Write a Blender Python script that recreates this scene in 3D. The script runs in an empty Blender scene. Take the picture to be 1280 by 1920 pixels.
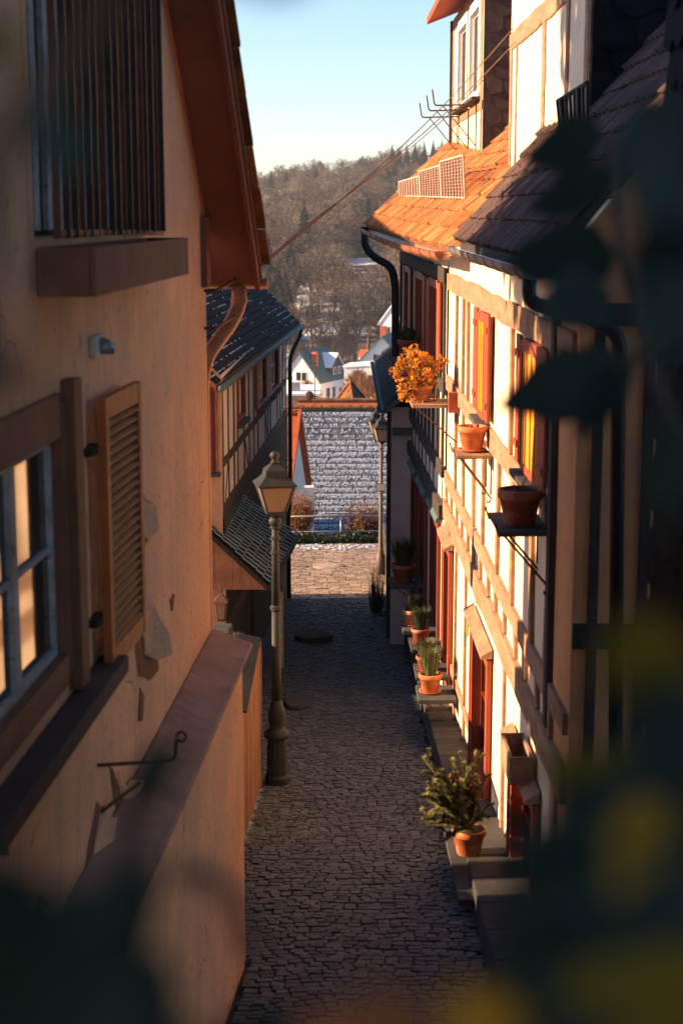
import bpy, math, random
import numpy as np
from mathutils import Vector, Matrix
random.seed(7); rng = np.random.default_rng(7)
R = math.radians
S = bpy.context.scene
COL = S.collection

# ------------------------------------------------------------------ camera, sky, sun, exposure
CAM_Z = 7.2
PITCH = math.atan(565 / 3000)
FPX = 3000.0                                   # focal length in pixels of a 1280x1920 picture
cam_d = bpy.data.cameras.new('camera'); cam = bpy.data.objects.new('camera', cam_d); COL.objects.link(cam)
cam.location = (0, 0, CAM_Z); cam.rotation_euler = (math.pi / 2 - PITCH, 0, 0)
cam_d.sensor_fit = 'VERTICAL'; cam_d.sensor_height = 36; cam_d.lens = 36 * FPX / 1920
cam_d.clip_start = 0.05; cam_d.clip_end = 4000
cam_d.dof.use_dof = True; cam_d.dof.focus_distance = 27.0; cam_d.dof.aperture_fstop = 2.4
S.camera = cam
SUN_EL, SUN_AZ = R(21), R(1.5)                 # sun stands to the left of the lane (-x), a touch behind the camera
sun_dir = Vector((-math.cos(SUN_EL) * math.cos(SUN_AZ), -math.cos(SUN_EL) * math.sin(SUN_AZ), math.sin(SUN_EL)))
W = bpy.data.worlds.new('World'); S.world = W; W.use_nodes = True
wn = W.node_tree.nodes; wl = W.node_tree.links
sky = wn.new('ShaderNodeTexSky'); sky.sky_type = 'NISHITA'; sky.sun_disc = False
sky.sun_elevation = SUN_EL; sky.sun_rotation = -(math.pi / 2 + SUN_AZ)
sky.air_density = 1.0; sky.dust_density = 0.05; sky.ozone_density = 3.6
wl.new(sky.outputs[0], wn['Background'].inputs[0]); wn['Background'].inputs[1].default_value = 0.067
sl = bpy.data.lights.new('sun', 'SUN'); sl.energy = 5.0; sl.angle = R(0.55); sl.color = (1.0, 0.64, 0.36)
so = bpy.data.objects.new('sun', sl); COL.objects.link(so); so.location = (-30, 0, 30)
so.rotation_euler = (-sun_dir).to_track_quat('-Z', 'Y').to_euler()
S.view_settings.view_transform = 'Standard'; S.view_settings.look = 'None'
S.view_settings.exposure = 1.75; S.view_settings.gamma = 1.0; S.view_settings.use_curve_mapping = False
S.cycles.max_bounces = 8; S.cycles.diffuse_bounces = 6; S.cycles.glossy_bounces = 3
S.cycles.transparent_max_bounces = 8; S.cycles.sample_clamp_indirect = 6

# ------------------------------------------------------------------ helpers
_c, _s = math.cos(PITCH), math.sin(PITCH)
def uvw(px, py):
    u = (px - 640) / FPX; v = (960 - py) / FPX
    return u, _c + v * _s, -_s + v * _c
def at(px, py, y):                              # the point at forward distance y seen at a photograph position
    u, w, q = uvw(px, py); return Vector((u / w * y, y, CAM_Z + q / w * y))
def proj(p):
    dz = p[2] - CAM_Z; d = p[1] * _c - dz * _s
    if d < 0.05: return (-9e9, -9e9)
    return (640 + FPX * p[0] / d, 960 - FPX * (p[1] * _s + dz * _c) / d)
def seen(p, m=30):
    a = proj(p); return -m < a[0] < 1280 + m and -m < a[1] < 1920 + m
class Plane:                                    # a nearly lane-parallel upright wall plane; sg=+1 faces +x, -1 faces -x
    def __init__(s, x0, y0, m, sg): s.x0, s.y0, s.m, s.sg = x0, y0, m, sg
    def X(s, y): return s.x0 + s.m * (y - s.y0)
    def P(s, y, n, z): return Vector((s.X(y) + s.sg * n, y - s.sg * s.m * n, z))
    def pick(s, px, py, n=0):
        u, w, q = uvw(px, py); y = (s.x0 - s.m * s.y0 + s.sg * n) / (u / w - s.m); return y, CAM_Z + q / w * y
PB = Plane(1.77, 13.1, -.0141, -1)              # near right house
PA = Plane(1.585, 24.3, -.029, -1)              # far right house
PL = Plane(-1.10, 13.1, .0622, 1)               # near left house, gable wall
PF = Plane(-1.93, 25.6, .044, 1)                # far left house
def lane_z(y):
    if y < 38.5: return -.117 * (y - 19.5)
    return -.117 * 19.0 - .055 * (min(y, 48.5) - 38.5)

class MB:
    def __init__(s): s.v = []; s.f = []
    def add(s, vs, fs):
        b = len(s.v); s.v += [tuple(p) for p in vs]; s.f += [tuple(i + b for i in f) for f in fs]; return s
    def box8(s, a):                             # a: 4 bottom points in a loop, then 4 top points
        return s.add(a, [(3, 2, 1, 0), (4, 5, 6, 7), (0, 1, 5, 4), (1, 2, 6, 5), (2, 3, 7, 6), (3, 0, 4, 7)])
    def box(s, x0, x1, y0, y1, z0, z1):
        return s.box8([(x0, y0, z0), (x1, y0, z0), (x1, y1, z0), (x0, y1, z0), (x0, y0, z1), (x1, y0, z1), (x1, y1, z1), (x0, y1, z1)])
    def pbox(s, pl, y0, y1, n0, n1, z0, z1):
        return s.box8([pl.P(y0, n0, z0), pl.P(y1, n0, z0), pl.P(y1, n1, z0), pl.P(y0, n1, z0),
                       pl.P(y0, n0, z1), pl.P(y1, n0, z1), pl.P(y1, n1, z1), pl.P(y0, n1, z1)])
    def pprism(s, pl, poly, n0, n1):
        k = len(poly)
        return s.add([pl.P(y, n0, z) for y, z in poly] + [pl.P(y, n1, z) for y, z in poly],
                     [tuple(range(k))[::-1], tuple(range(k, 2 * k))] + [(i, (i + 1) % k, (i + 1) % k + k, i + k) for i in range(k)])
    def bar(s, p, q, w, h, up=(0, 0, 1)):
        p, q = Vector(p), Vector(q); d = (q - p).normalized(); up = Vector(up)
        sd = d.cross(up)
        if sd.length < 1e-4: sd = d.cross(Vector((1, 0, 0)))
        sd.normalize(); u2 = sd.cross(d).normalized(); a, b = sd * w / 2, u2 * h / 2
        return s.box8([p - a - b, p + a - b, q + a - b, q - a - b, p - a + b, p + a + b, q + a + b, q - a + b])
    def tube(s, pts, r, n=8, cap=True):
        pts = [Vector(p) for p in pts]; k = len(pts); rs = r if isinstance(r, (list, tuple)) else [r] * k
        b = len(s.v); ref = None
        for i in range(k):
            d = (pts[min(i + 1, k - 1)] - pts[max(i - 1, 0)]).normalized()
            if ref is None: ref = d.cross(Vector((0.31, 0.2, 1))).normalized()
            sd = (ref - d * ref.dot(d)).normalized(); ref = sd; u2 = d.cross(sd)
            for j in range(n):
                t = 2 * math.pi * j / n; s.v.append(tuple(pts[i] + (sd * math.cos(t) + u2 * math.sin(t)) * rs[i]))
        for i in range(k - 1):
            for j in range(n):
                j2 = (j + 1) % n; s.f.append((b + i * n + j, b + i * n + j2, b + (i + 1) * n + j2, b + (i + 1) * n + j))
        if cap: s.f.append(tuple(b + j for j in range(n))[::-1]); s.f.append(tuple(b + (k - 1) * n + j for j in range(n)))
        return s
    def lathe(s, prof, cx, cy, cz=0, n=16, rot=0, cap=True):
        b = len(s.v); k = len(prof)
        for r, z in prof:
            for j in range(n):
                t = 2 * math.pi * j / n + rot; s.v.append((cx + r * math.cos(t), cy + r * math.sin(t), cz + z))
        for i in range(k - 1):
            for j in range(n):
                j2 = (j + 1) % n; s.f.append((b + i * n + j, b + i * n + j2, b + (i + 1) * n + j2, b + (i + 1) * n + j))
        if cap: s.f.append(tuple(b + j for j in range(n))[::-1]); s.f.append(tuple(b + (k - 1) * n + j for j in range(n)))
        return s
    def merge(s, verts, faces, M):
        return s.add([M @ Vector(v) for v in verts], faces)
    def mesh(s, name, mat):
        me = bpy.data.meshes.new(name); me.from_pydata(s.v, [], s.f); me.materials.append(MAT[mat]); me.update(); return me
    def build(s, name, mat, parent=None, smooth=False, bevel=0.0):
        me = s.mesh(name, mat)
        if smooth: me.polygons.foreach_set('use_smooth', [True] * len(me.polygons))
        o = bpy.data.objects.new(name, me); COL.objects.link(o)
        if parent is not None: attach(o, parent)
        if bevel:
            b = o.modifiers.new('bevel', 'BEVEL'); b.width = bevel; b.segments = 2; b.limit_method = 'ANGLE'
        return o
def attach(o, parent):
    o.parent = parent
    if parent.type == 'EMPTY': o.matrix_parent_inverse = Matrix.Translation(-Vector(parent.location))
def thing(name, label, cat, loc=(0, 0, 0), group=None):
    o = bpy.data.objects.new(name, None); COL.objects.link(o); o.location = loc
    o.empty_display_size = .2
    return tag(o, label, cat, group)
def tag(o, label, cat, group=None):
    o['label'] = label; o['category'] = cat
    if group: o['group'] = group
    return o
def struct(o): o['kind'] = 'structure'; return o
def stuff(o): o['kind'] = 'stuff'; return o
def rnd(a, b): return random.uniform(a, b)

# ------------------------------------------------------------------ materials
MAT = {}
def M(name, col, rough=.85, var=.25, vs=2.5, bump=.25, bs=30, metal=0., col2=None, mixs=None, mixw=(.45, .6), rndv=0., spec=.3, stain=None, transl=None, stretch=None, streak=None, crack=None):
    m = bpy.data.materials.new(name); m.use_nodes = True; nt = m.node_tree; N, K = nt.nodes, nt.links
    b = N['Principled BSDF']; b.inputs['Roughness'].default_value = rough; b.inputs['Metallic'].default_value = metal
    b.inputs['Specular IOR Level'].default_value = spec
    geo = N.new('ShaderNodeNewGeometry'); vec = geo.outputs['Position']
    if stretch:
        mp = N.new('ShaderNodeMapping'); mp.inputs['Scale'].default_value = stretch; K.new(vec, mp.inputs[0]); vec = mp.outputs[0]
    def noise(sc, det=6, rgh=.6):
        n = N.new('ShaderNodeTexNoise'); n.inputs['Scale'].default_value = sc; n.inputs['Detail'].default_value = det
        n.inputs['Roughness'].default_value = rgh; K.new(vec, n.inputs['Vector']); return n.outputs['Fac']
    def rng_(fac, lo, hi, a=0., c=1.):
        r = N.new('ShaderNodeMapRange'); r.inputs[1].default_value = lo; r.inputs[2].default_value = hi
        r.inputs[3].default_value = a; r.inputs[4].default_value = c; K.new(fac, r.inputs[0]); return r.outputs[0]
    def mix(f, a, c):
        x = N.new('ShaderNodeMix'); x.data_type = 'RGBA'; K.new(f, x.inputs[0])
        for sock, val in ((x.inputs[6], a), (x.inputs[7], c)):
            if isinstance(val, tuple): sock.default_value = (*val, 1)
            else: K.new(val, sock)
        return x.outputs[2]
    dark = tuple(k * (1 - var) for k in col); lite = tuple(min(1, k * (1 + var * .6)) for k in col)
    out = mix(rng_(noise(vs), .3, .7), dark, lite)
    if col2: out = mix(rng_(noise(mixs or vs * .5, 8, .65), *mixw), out, col2)
    if stain: out = mix(rng_(noise(stain[1], 8, .7), stain[2], stain[2] + .06), out, stain[0])
    if streak:
        mp2 = N.new('ShaderNodeMapping'); mp2.inputs['Scale'].default_value = (5, 5, .4); K.new(geo.outputs['Position'], mp2.inputs[0])
        n2 = N.new('ShaderNodeTexNoise'); n2.inputs['Scale'].default_value = 1.6; n2.inputs['Detail'].default_value = 7; n2.inputs['Roughness'].default_value = .7; K.new(mp2.outputs[0], n2.inputs['Vector'])
        out = mix(rng_(n2.outputs['Fac'], .50, .78, 0., .75), out, streak)
    if crack:
        nd = N.new('ShaderNodeTexNoise'); nd.inputs['Scale'].default_value = 3; nd.inputs['Detail'].default_value = 5; K.new(geo.outputs['Position'], nd.inputs['Vector'])
        va = N.new('ShaderNodeVectorMath'); va.operation = 'MULTIPLY_ADD'; va.inputs[1].default_value = (.35, .35, .35); K.new(nd.outputs['Color'], va.inputs[0]); K.new(geo.outputs['Position'], va.inputs[2])
        vo = N.new('ShaderNodeTexVoronoi'); vo.feature = 'DISTANCE_TO_EDGE'; vo.inputs['Scale'].default_value = 1.1; K.new(va.outputs[0], vo.inputs['Vector'])
        li = rng_(vo.outputs['Distance'], .002, .008, .8, 0.); mk = rng_(noise(1.1, 3), .54, .62)
        mu = N.new('ShaderNodeMath'); mu.operation = 'MULTIPLY'; K.new(li, mu.inputs[0]); K.new(mk, mu.inputs[1]); out = mix(mu.outputs[0], out, crack)
    if rndv:
        oi = N.new('ShaderNodeObjectInfo'); ad = N.new('ShaderNodeMath'); ad.operation = 'ADD'
        K.new(oi.outputs['Random'], ad.inputs[0]); K.new(geo.outputs['Random Per Island'], ad.inputs[1])
        fr = N.new('ShaderNodeMath'); fr.operation = 'FRACT'; K.new(ad.outputs[0], fr.inputs[0])
        hv = N.new('ShaderNodeHueSaturation'); K.new(out, hv.inputs['Color']); K.new(rng_(fr.outputs[0], 0, 1, 1 - rndv, 1 + rndv), hv.inputs['Value'])
        fr2 = N.new('ShaderNodeMath'); fr2.operation = 'MULTIPLY'; fr2.inputs[1].default_value = 7.31; K.new(fr.outputs[0], fr2.inputs[0])
        fr3 = N.new('ShaderNodeMath'); fr3.operation = 'FRACT'; K.new(fr2.outputs[0], fr3.inputs[0])
        K.new(rng_(fr3.outputs[0], 0, 1, .5 - rndv * .03, .5 + rndv * .03), hv.inputs['Hue']); out = hv.outputs[0]
    K.new(out, b.inputs['Base Color'])
    if bump:
        bp = N.new('ShaderNodeBump'); bp.inputs['Strength'].default_value = bump; bp.inputs['Distance'].default_value = .02
        K.new(noise(bs, 8, .65), bp.inputs['Height']); K.new(bp.outputs[0], b.inputs['Normal'])
    if transl:
        tr = N.new('ShaderNodeBsdfTranslucent'); tr.inputs[0].default_value = (*transl, 1)
        ms = N.new('ShaderNodeMixShader'); ms.inputs[0].default_value = .35
        K.new(b.outputs[0], ms.inputs[1]); K.new(tr.outputs[0], ms.inputs[2]); K.new(ms.outputs[0], N['Material Output'].inputs[0])
    MAT[name] = m; return m
M('plaster_cream', (.77, .62, .46), .9, .10, 1.2, .25, 25, col2=(.58, .45, .32), mixs=1.6, mixw=(.55, .75))
M('plaster_pink', (.90, .47, .24), .9, .16, 1.3, .9, 20, col2=(.76, .41, .24), mixs=1.4, mixw=(.46, .66), stain=((.58, .33, .21), 7.0, .60), streak=(.56, .33, .22), crack=(.16, .09, .06))
M('plaster_bounce_orange', (.60, .30, .14), .9, .2, 1.5, .4, 20)  # shaded wall ends: orange bounce light is put into the plaster colour
M('plaster_raw', (.28, .12, .055), .95, .3, 6, .8, 40)
M('plaster_grey', (.62, .57, .52), .9, .18, 1.5, .3, 25)
M('plaster_white', (.74, .72, .70), .85, .08, .5, .1, 10)
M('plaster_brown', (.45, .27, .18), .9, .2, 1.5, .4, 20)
M('timber_tan', (.34, .20, .125), .85, .35, 5, .6, 40, col2=(.22, .135, .09), mixs=9, mixw=(.5, .62), stretch=(1, .25, 1))
M('timber_dark', (.050, .042, .040), .8, .3, 6, .5, 45)
M('timber_brown', (.20, .09, .05), .75, .3, 4, .4, 40, rndv=.12)
M('soffit_brown', (.26, .085, .05), .7, .2, 2.5, .25, 30)
M('paint_red', (.30, .065, .032), .55, .2, 6, .2, 40)
M('paint_red_dark', (.16, .032, .022), .55, .2, 6, .2, 40)
M('shutter_slat', (.20, .075, .025), .6, .25, 8, .35, 50)
M('shutter_orange', (.40, .115, .03), .6, .25, 8, .35, 50, stretch=(1, 1, .3))
M('curtain_yellow', (.60, .26, .02), .8, .15, 6, .1, 30)
M('paint_white', (.70, .68, .66), .6, .12, 6, .2, 40)
M('paint_white_worn', (.46, .44, .42), .7, .3, 9, .4, 60, col2=(.22, .18, .15), mixs=14, mixw=(.55, .66))
M('glass_dark', (.012, .014, .016), .06, .1, 3, 0, 1, spec=.6)
M('interior_dark', (.02, .018, .017), .9, .2, 3, 0)
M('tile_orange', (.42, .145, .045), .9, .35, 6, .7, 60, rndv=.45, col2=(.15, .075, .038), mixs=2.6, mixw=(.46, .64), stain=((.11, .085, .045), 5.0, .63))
M('tile_dark', (.085, .05, .045), .8, .3, 6, .5, 50, rndv=.3)
M('tile_red', (.42, .10, .04), .8, .2, 5, .4, 50, rndv=.25)
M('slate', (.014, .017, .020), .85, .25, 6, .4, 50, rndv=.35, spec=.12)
M('slate_brown', (.060, .048, .045), .65, .25, 6, .4, 50, rndv=.25)
M('slate_green', (.075, .125, .135), .75, .25, 5, .3, 40, rndv=.18)
M('tile_teal', (.17, .27, .31), .7, .25, 5, .3, 40, rndv=.18)
M('tile_snowroof', (.10, .125, .15), .75, .25, 6, .3, 40, rndv=.3)
M('snow', (.82, .84, .88), .6, .05, 8, .3, 40)
M('snow_thin', (.38, .46, .57), .7, .12, 9, .3, 40)
M('gutter_copper', (.40, .17, .10), .5, .2, 6, .15, 40, metal=.3)
M('gutter_rust', (.46, .20, .085), .5, .25, 9, .2, 40, metal=.25)
M('metal_dark', (.022, .024, .026), .45, .2, 8, .15, 50, metal=.4)
M('metal_grey', (.33, .33, .34), .45, .2, 8, .15, 50, metal=.6)
M('lamp_metal', (.036, .040, .045), .6, .25, 8, .25, 60, metal=.35)
M('lamp_post_pink', (.16, .12, .11), .6, .25, 8, .25, 60)
M('lamp_glass', (.40, .30, .21), .35, .1, 8, .05, 20, transl=(.40, .29, .19))
M('rod_rust', (.12, .055, .035), .7, .3, 12, .3, 60, metal=.3)
M('wire', (.20, .12, .085), .7, .2, 10, .2, 60)
M('mesh_pink', (.62, .44, .36), .55, .2, 10, .2, 60)
M('coping', (.30, .17, .125), .75, .25, 2.5, .35, 25, col2=(.20, .115, .09), mixs=3, mixw=(.5, .65))
M('fence_board', (.24, .125, .08), .8, .3, 4, .4, 40, rndv=.2, stretch=(1, 1, .15))
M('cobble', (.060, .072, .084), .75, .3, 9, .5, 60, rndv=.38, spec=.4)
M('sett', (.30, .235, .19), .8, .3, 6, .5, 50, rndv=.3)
M('joint_earth', (.036, .036, .036), .95, .3, 6, .5, 50)
M('stone', (.055, .056, .058), .85, .3, 4, .6, 25, rndv=.2)
M('stone_base', (.040, .041, .044), .9, .3, 3, .6, 18)
M('concrete', (.30, .28, .26), .85, .2, 3, .4, 25)
M('terracotta', (.52, .155, .055), .75, .2, 7, .25, 40, col2=(.55, .36, .26), mixs=7, mixw=(.5, .68))
M('terracotta_dark', (.30, .075, .04), .75, .2, 7, .25, 40, col2=(.40, .24, .18), mixs=7, mixw=(.52, .68))
M('soil', (.03, .022, .016), .95, .3, 20, .5, 60)
M('leaf_autumn', (.55, .27, .03), .6, .3, 8, 0, rndv=.45, transl=(.6, .3, .03))
M('leaf_russet', (.48, .12, .03), .6, .3, 8, 0, rndv=.4, transl=(.5, .14, .03))
M('leaf_flower', (.55, .05, .05), .6, .3, 8, 0, rndv=.3)
M('leaf_spruce', (.20, .19, .055), .6, .25, 12, 0, rndv=.35)
M('leaf_herb', (.085, .105, .040), .65, .25, 12, 0, rndv=.35)
M('leaf_brown', (.17, .065, .022), .85, .2, 12, .1, 30, rndv=.15, spec=.08)
M('leaf_dark', (.015, .030, .029), .85, .25, 12, .1, 30, rndv=.45, spec=.12, transl=(.02, .05, .035))
M('leaf_olive', (.090, .080, .012), .85, .25, 12, .1, 30, rndv=.2, spec=.08, transl=(.12, .11, .01))
M('leaf_gold', (.34, .20, .02), .85, .2, 12, .1, 30, rndv=.15, spec=.08, transl=(.4, .25, .02))
M('leaf_herb_dark', (.030, .042, .024), .65, .25, 12, 0, rndv=.35)
M('leaf_ivy', (.03, .045, .018), .6, .3, 8, 0, rndv=.4)
M('twig_orange', (.34, .15, .05), .8, .3, 6, 0, rndv=.35)
M('twig_brown', (.125, .100, .080), .9, .35, .05, 0, rndv=.5, col2=(.155, .110, .080), mixs=.03)
M('twig_dark', (.05, .04, .035), .9, .3, 4, 0, rndv=.3)
M('bark', (.10, .07, .05), .9, .3, 1, .3, 8)
M('conifer', (.012, .022, .017), .8, .3, .4, 0, rndv=.4)
M('terrain', (.11, .075, .055), .95, .3, .06, .3, 1.5, col2=(.60, .62, .68), mixs=.06, mixw=(.47, .56))
M('sign_white', (.75, .72, .7), .5, .03, 4, 0)
M('manhole_iron', (.46, .37, .30), .6, .3, 12, .6, 60, metal=.2)
M('ridge_moss', (.30, .14, .05), .9, .4, 6, .8, 30, col2=(.10, .075, .03), mixs=7)

# ------------------------------------------------------------------ generic builders
def timber(parent, pl, a, b, w, n1=.016, mat='timber_tan', name='timber_post', n0=-.05):
    """a beam lying in a wall plane from (y,z) to (y,z), hewn a little unevenly"""
    (ya, za), (yb, zb) = a, b; L = math.hypot(yb - ya, zb - za); k = max(2, int(L / .7) + 1)
    dy, dz = (yb - ya) / L, (zb - za) / L; le, ri = [], []
    for i in range(k + 1):
        t = i / k; y, z = ya + (yb - ya) * t, za + (zb - za) * t
        w1, w2 = w / 2 * rnd(.84, 1.12), w / 2 * rnd(.84, 1.12)
        le.append((y - dz * w1, z + dy * w1)); ri.append((y + dz * w2, z - dy * w2))
    mb = MB(); v = []
    for i in range(k + 1):
        nn = n1 + rnd(-.003, .003)
        v += [pl.P(*(le[i][0], n0, le[i][1])), pl.P(le[i][0], nn, le[i][1]), pl.P(ri[i][0], nn, ri[i][1]), pl.P(ri[i][0], n0, ri[i][1])]
    f = [(0, 1, 2, 3), tuple(4 * k + j for j in (3, 2, 1, 0))]
    for i in range(k):
        for j in range(4):
            j2 = (j + 1) % 4; f.append((4 * i + j, 4 * i + 4 + j, 4 * i + 4 + j2, 4 * i + j2))
    mb.add(v, f); return mb.build(name, mat, parent, bevel=.006)

def wall_sheet(parent, pl, y0, y1, zb, zt, holes, mat, name='wall', rev=.22, n=0.0):
    """a wall face with real openings and reveals; zb and zt may be functions of y"""
    fb = zb if callable(zb) else (lambda y: zb); ft = zt if callable(zt) else (lambda y: zt)
    ys = sorted({y0, y1, *[h[0] for h in holes], *[h[1] for h in holes]})
    fine = []
    for a, b in zip(ys, ys[1:]):
        k = max(1, int((b - a) / .8)); fine += [a + (b - a) * i / k for i in range(k)]
    ys = fine + [ys[-1]]
    mb = MB()
    for a, b in zip(ys, ys[1:]):
        mid = (a + b) / 2; hs = sorted([h for h in holes if h[0] - 1e-6 <= mid <= h[1] + 1e-6], key=lambda h: h[2])
        lo = [(fb(a), fb(b))]; hi = []
        for h in hs: hi.append((h[2], h[2])); lo.append((h[3], h[3]))
        hi.append((ft(a), ft(b)))
        for (la, lb), (ha, hb) in zip(lo, hi):
            mb.add([pl.P(a, n, la), pl.P(b, n, lb), pl.P(b, n, hb), pl.P(a, n, ha)], [(0, 1, 2, 3)])
    for (a, b, c, d) in holes:
        q = [(a, c), (b, c), (b, d), (a, d)]
        for i in range(4):
            (ya, za), (yb, zb_) = q[i], q[(i + 1) % 4]
            mb.add([pl.P(ya, n, za), pl.P(yb, n, zb_), pl.P(yb, n - rev, zb_), pl.P(ya, n - rev, za)], [(0, 1, 2, 3)])
        mb.add([pl.P(y, n - rev, z) for y, z in q], [(0, 1, 2, 3)])
    return mb.build(name, mat, parent)

def window(parent, pl, a, b, c, d, frame='paint_red', sash='paint_white_worn', fw=.07, nf=.03, cols=2, rows=2, rec=.09, sill=None, name='window', curtain=None):
    """casement window in a wall opening: frame > pane, sash, glazing_bar, sill"""
    mb = MB()
    mb.pbox(pl, a - fw * .5, a + fw * .5, -rec - .05, nf, c, d); mb.pbox(pl, b - fw * .5, b + fw * .5, -rec - .05, nf, c, d)
    mb.pbox(pl, a + fw * .5, b - fw * .5, -rec - .05, nf - .003, d - fw, d + fw * .3); mb.pbox(pl, a + fw * .5, b - fw * .5, -rec - .05, nf - .003, c - fw * .3, c + fw * .6)
    w = mb.build(name, frame, parent, bevel=.005)
    a2, b2, c2, d2 = a + fw * .5, b - fw * .5, c + fw * .6, d - fw
    sw = .045; n0, n1 = -rec, -rec + .04
    cw = (b2 - a2) / cols
    for i in range(cols):
        x0, x1 = a2 + i * cw + .003, a2 + (i + 1) * cw - .003
        m = MB(); m.pbox(pl, x0, x0 + sw, n0, n1, c2, d2); m.pbox(pl, x1 - sw, x1, n0, n1, c2, d2)
        m.pbox(pl, x0 + sw, x1 - sw, n0, n1 - .003, c2, c2 + sw); m.pbox(pl, x0 + sw, x1 - sw, n0, n1 - .003, d2 - sw, d2); m.build('sash', sash, w)
        for r_ in range(1, rows):
            zz = c2 + (d2 - c2) * r_ / rows; MB().pbox(pl, x0 + sw, x1 - sw, n0 + .005, n1 - .008, zz - .014, zz + .014).build('glazing_bar', sash, w)
        for r_ in range(rows):
            z0, z1 = c2 + (d2 - c2) * r_ / rows, c2 + (d2 - c2) * (r_ + 1) / rows
            tl = rnd(-.004, .004)
            MB().add([pl.P(x0 + sw * .5, n0 + .012 + tl, z0), pl.P(x1 - sw * .5, n0 + .012 - tl, z0), pl.P(x1 - sw * .5, n0 + .012 - tl, z1), pl.P(x0 + sw * .5, n0 + .012 + tl, z1)], [(0, 1, 2, 3)]).build('pane', 'glass_dark', w)
    if sill: MB().pbox(pl, a - .1, b + .1, -rec, sill, c - .10, c - .045).build('sill', 'stone', w, bevel=.006)
    return w

def shutter(parent, pl, ya, yb, c, d, n0, n1, mat, slat_mat=None, nslat=20, name='shutter', open_n=0.0):
    """louvred shutter: frame > slat. it hangs at ya and stands off the wall by open_n at yb"""
    def Q(t, n, z): return pl.P(ya + (yb - ya) * t, n + open_n * t, z)
    def bx(mb, t0, t1, m0, m1, z0, z1):
        return mb.box8([Q(t0, m0, z0), Q(t1, m0, z0), Q(t1, m1, z0), Q(t0, m1, z0), Q(t0, m0, z1), Q(t1, m0, z1), Q(t1, m1, z1), Q(t0, m1, z1)])
    fw = .075 / abs(yb - ya); mb = MB()
    bx(mb, 0, fw, n0, n1, c, d); bx(mb, 1 - fw, 1, n0, n1, c, d)
    bx(mb, fw, 1 - fw, n0, n1 - .003, c, c + .12); bx(mb, fw, 1 - fw, n0, n1 - .003, d - .12, d)
    s = mb.build(name, mat, parent, bevel=.004)
    z0, z1 = c + .12, d - .12; st = (z1 - z0) / nslat
    for i in range(nslat):
        z = z0 + (i + .5) * st; h = st * .46; m = MB(); t0, t1 = fw, 1 - fw; nb, nf = n0 + .004, n1 - .006
        m.box8([Q(t0, nb, z + h * .5), Q(t1, nb, z + h * .5), Q(t1, nf, z - h * .7), Q(t0, nf, z - h * .7),
                Q(t0, nb, z + h * .5 + .008), Q(t1, nb, z + h * .5 + .008), Q(t1, nf, z - h * .7 + .008), Q(t0, nf, z - h * .7 + .008)])
        m.build('slat', slat_mat or mat, s)
    return s

def tile_variants(kind, w, L, n=4):
    out = []
    for k in range(n):
        v, f = [], []
        if kind == 'pan':
            seg = 6
            for yy, lift in ((0, .045 + rnd(-.012, .016)), (L, .0)):
                for i in range(seg + 1):
                    x = -w / 2 + w * i / seg; z = w * .36 * math.sin(math.pi * i / seg) + lift
                    v.append((x + rnd(-.003, .003), yy + (rnd(-.012, .012) if yy == 0 else 0), z))
            for i in range(seg + 1): a = v[i]; v.append((a[0], a[1] + .004, a[2] - .02))
            for i in range(seg): f.append((i, i + 1, seg + 2 + i, seg + 1 + i)); f.append((2 * seg + 2 + i, 2 * seg + 3 + i, i + 1, i))
        else:
            lift = .022 + rnd(-.004, .006); e = .0 if kind == 'flat' else w * .22
            b = [(-w / 2, e), (-w / 4, e * .25), (0, 0), (w / 4, e * .25), (w / 2, e)]
            for x, y in b: v.append((x * .97 + rnd(-.002, .002), y + rnd(-.006, .006), lift))
            v += [(w / 2 * .97, L, .002), (-w / 2 * .97, L, .002)]
            for x, y in b: v.append((x * .97, y + .003, lift - .016))
            f = [(0, 1, 2, 3, 4, 5, 6)] + [(7 + i, 8 + i, i + 1, i) for i in range(4)]
        out.append((v, f))
    return out

def tile_roof(part, O, U, V, nu, nv, tw, tg, kind, mat, ind=300, name='roof_tile', over=1.35, stagger=True, jit=.5, cond=None, sag=0.0, U_taper=None):
    """lays tiles over a roof plane (O corner at the eave, U along the eave, V up the slope); the tiles that show largest are objects of their own"""
    U, V = Vector(U).normalized(), Vector(V).normalized(); Nn = U.cross(V).normalized()
    if Nn.z < 0: Nn = -Nn
    Rm = Matrix((U, V, Nn)).transposed()
    vars_ = tile_variants(kind, tw, tg * over); meshes = []
    for k, (v, f) in enumerate(vars_):
        me = bpy.data.meshes.new(name); me.from_pydata(v, [], f); me.materials.append(MAT[mat]); meshes.append(me)
    places = []
    for j in range(nv):
        for i in range(nu):
            off = .5 if (stagger and j % 2) else 0
            a, b = (i + .5 + off) * tw, j * tg
            if cond and not cond(a, b): continue
            p = Vector(O) + U * a + V * b + Nn * (.01 - sag * math.sin(math.pi * min(1, a / (nu * tw))))
            ang = Matrix.Rotation(R(rnd(-1, 1) * jit * 2), 3, 'Z') @ Matrix.Rotation(R(rnd(-1, 1) * jit * 2), 3, 'X')
            mat4 = Matrix.Translation(p) @ (Rm @ ang).to_4x4()
            vis = seen(p); d = (p - cam.location).length
            places.append((0 if vis else 1, d, random.randrange(len(vars_)), mat4))
    places.sort(key=lambda t: (t[0], t[1]))
    for q, (o_, d, k, m4) in enumerate(places[:ind]):
        o = bpy.data.objects.new(name, meshes[k]); COL.objects.link(o); o.parent = part; o.matrix_basis = m4
    rest = places[ind:]
    if rest:
        mb = MB()
        for _, _, k, m4 in rest: mb.merge(*vars_[k], m4)
        stuff(mb.build(name + '_field', mat, part))

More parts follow.
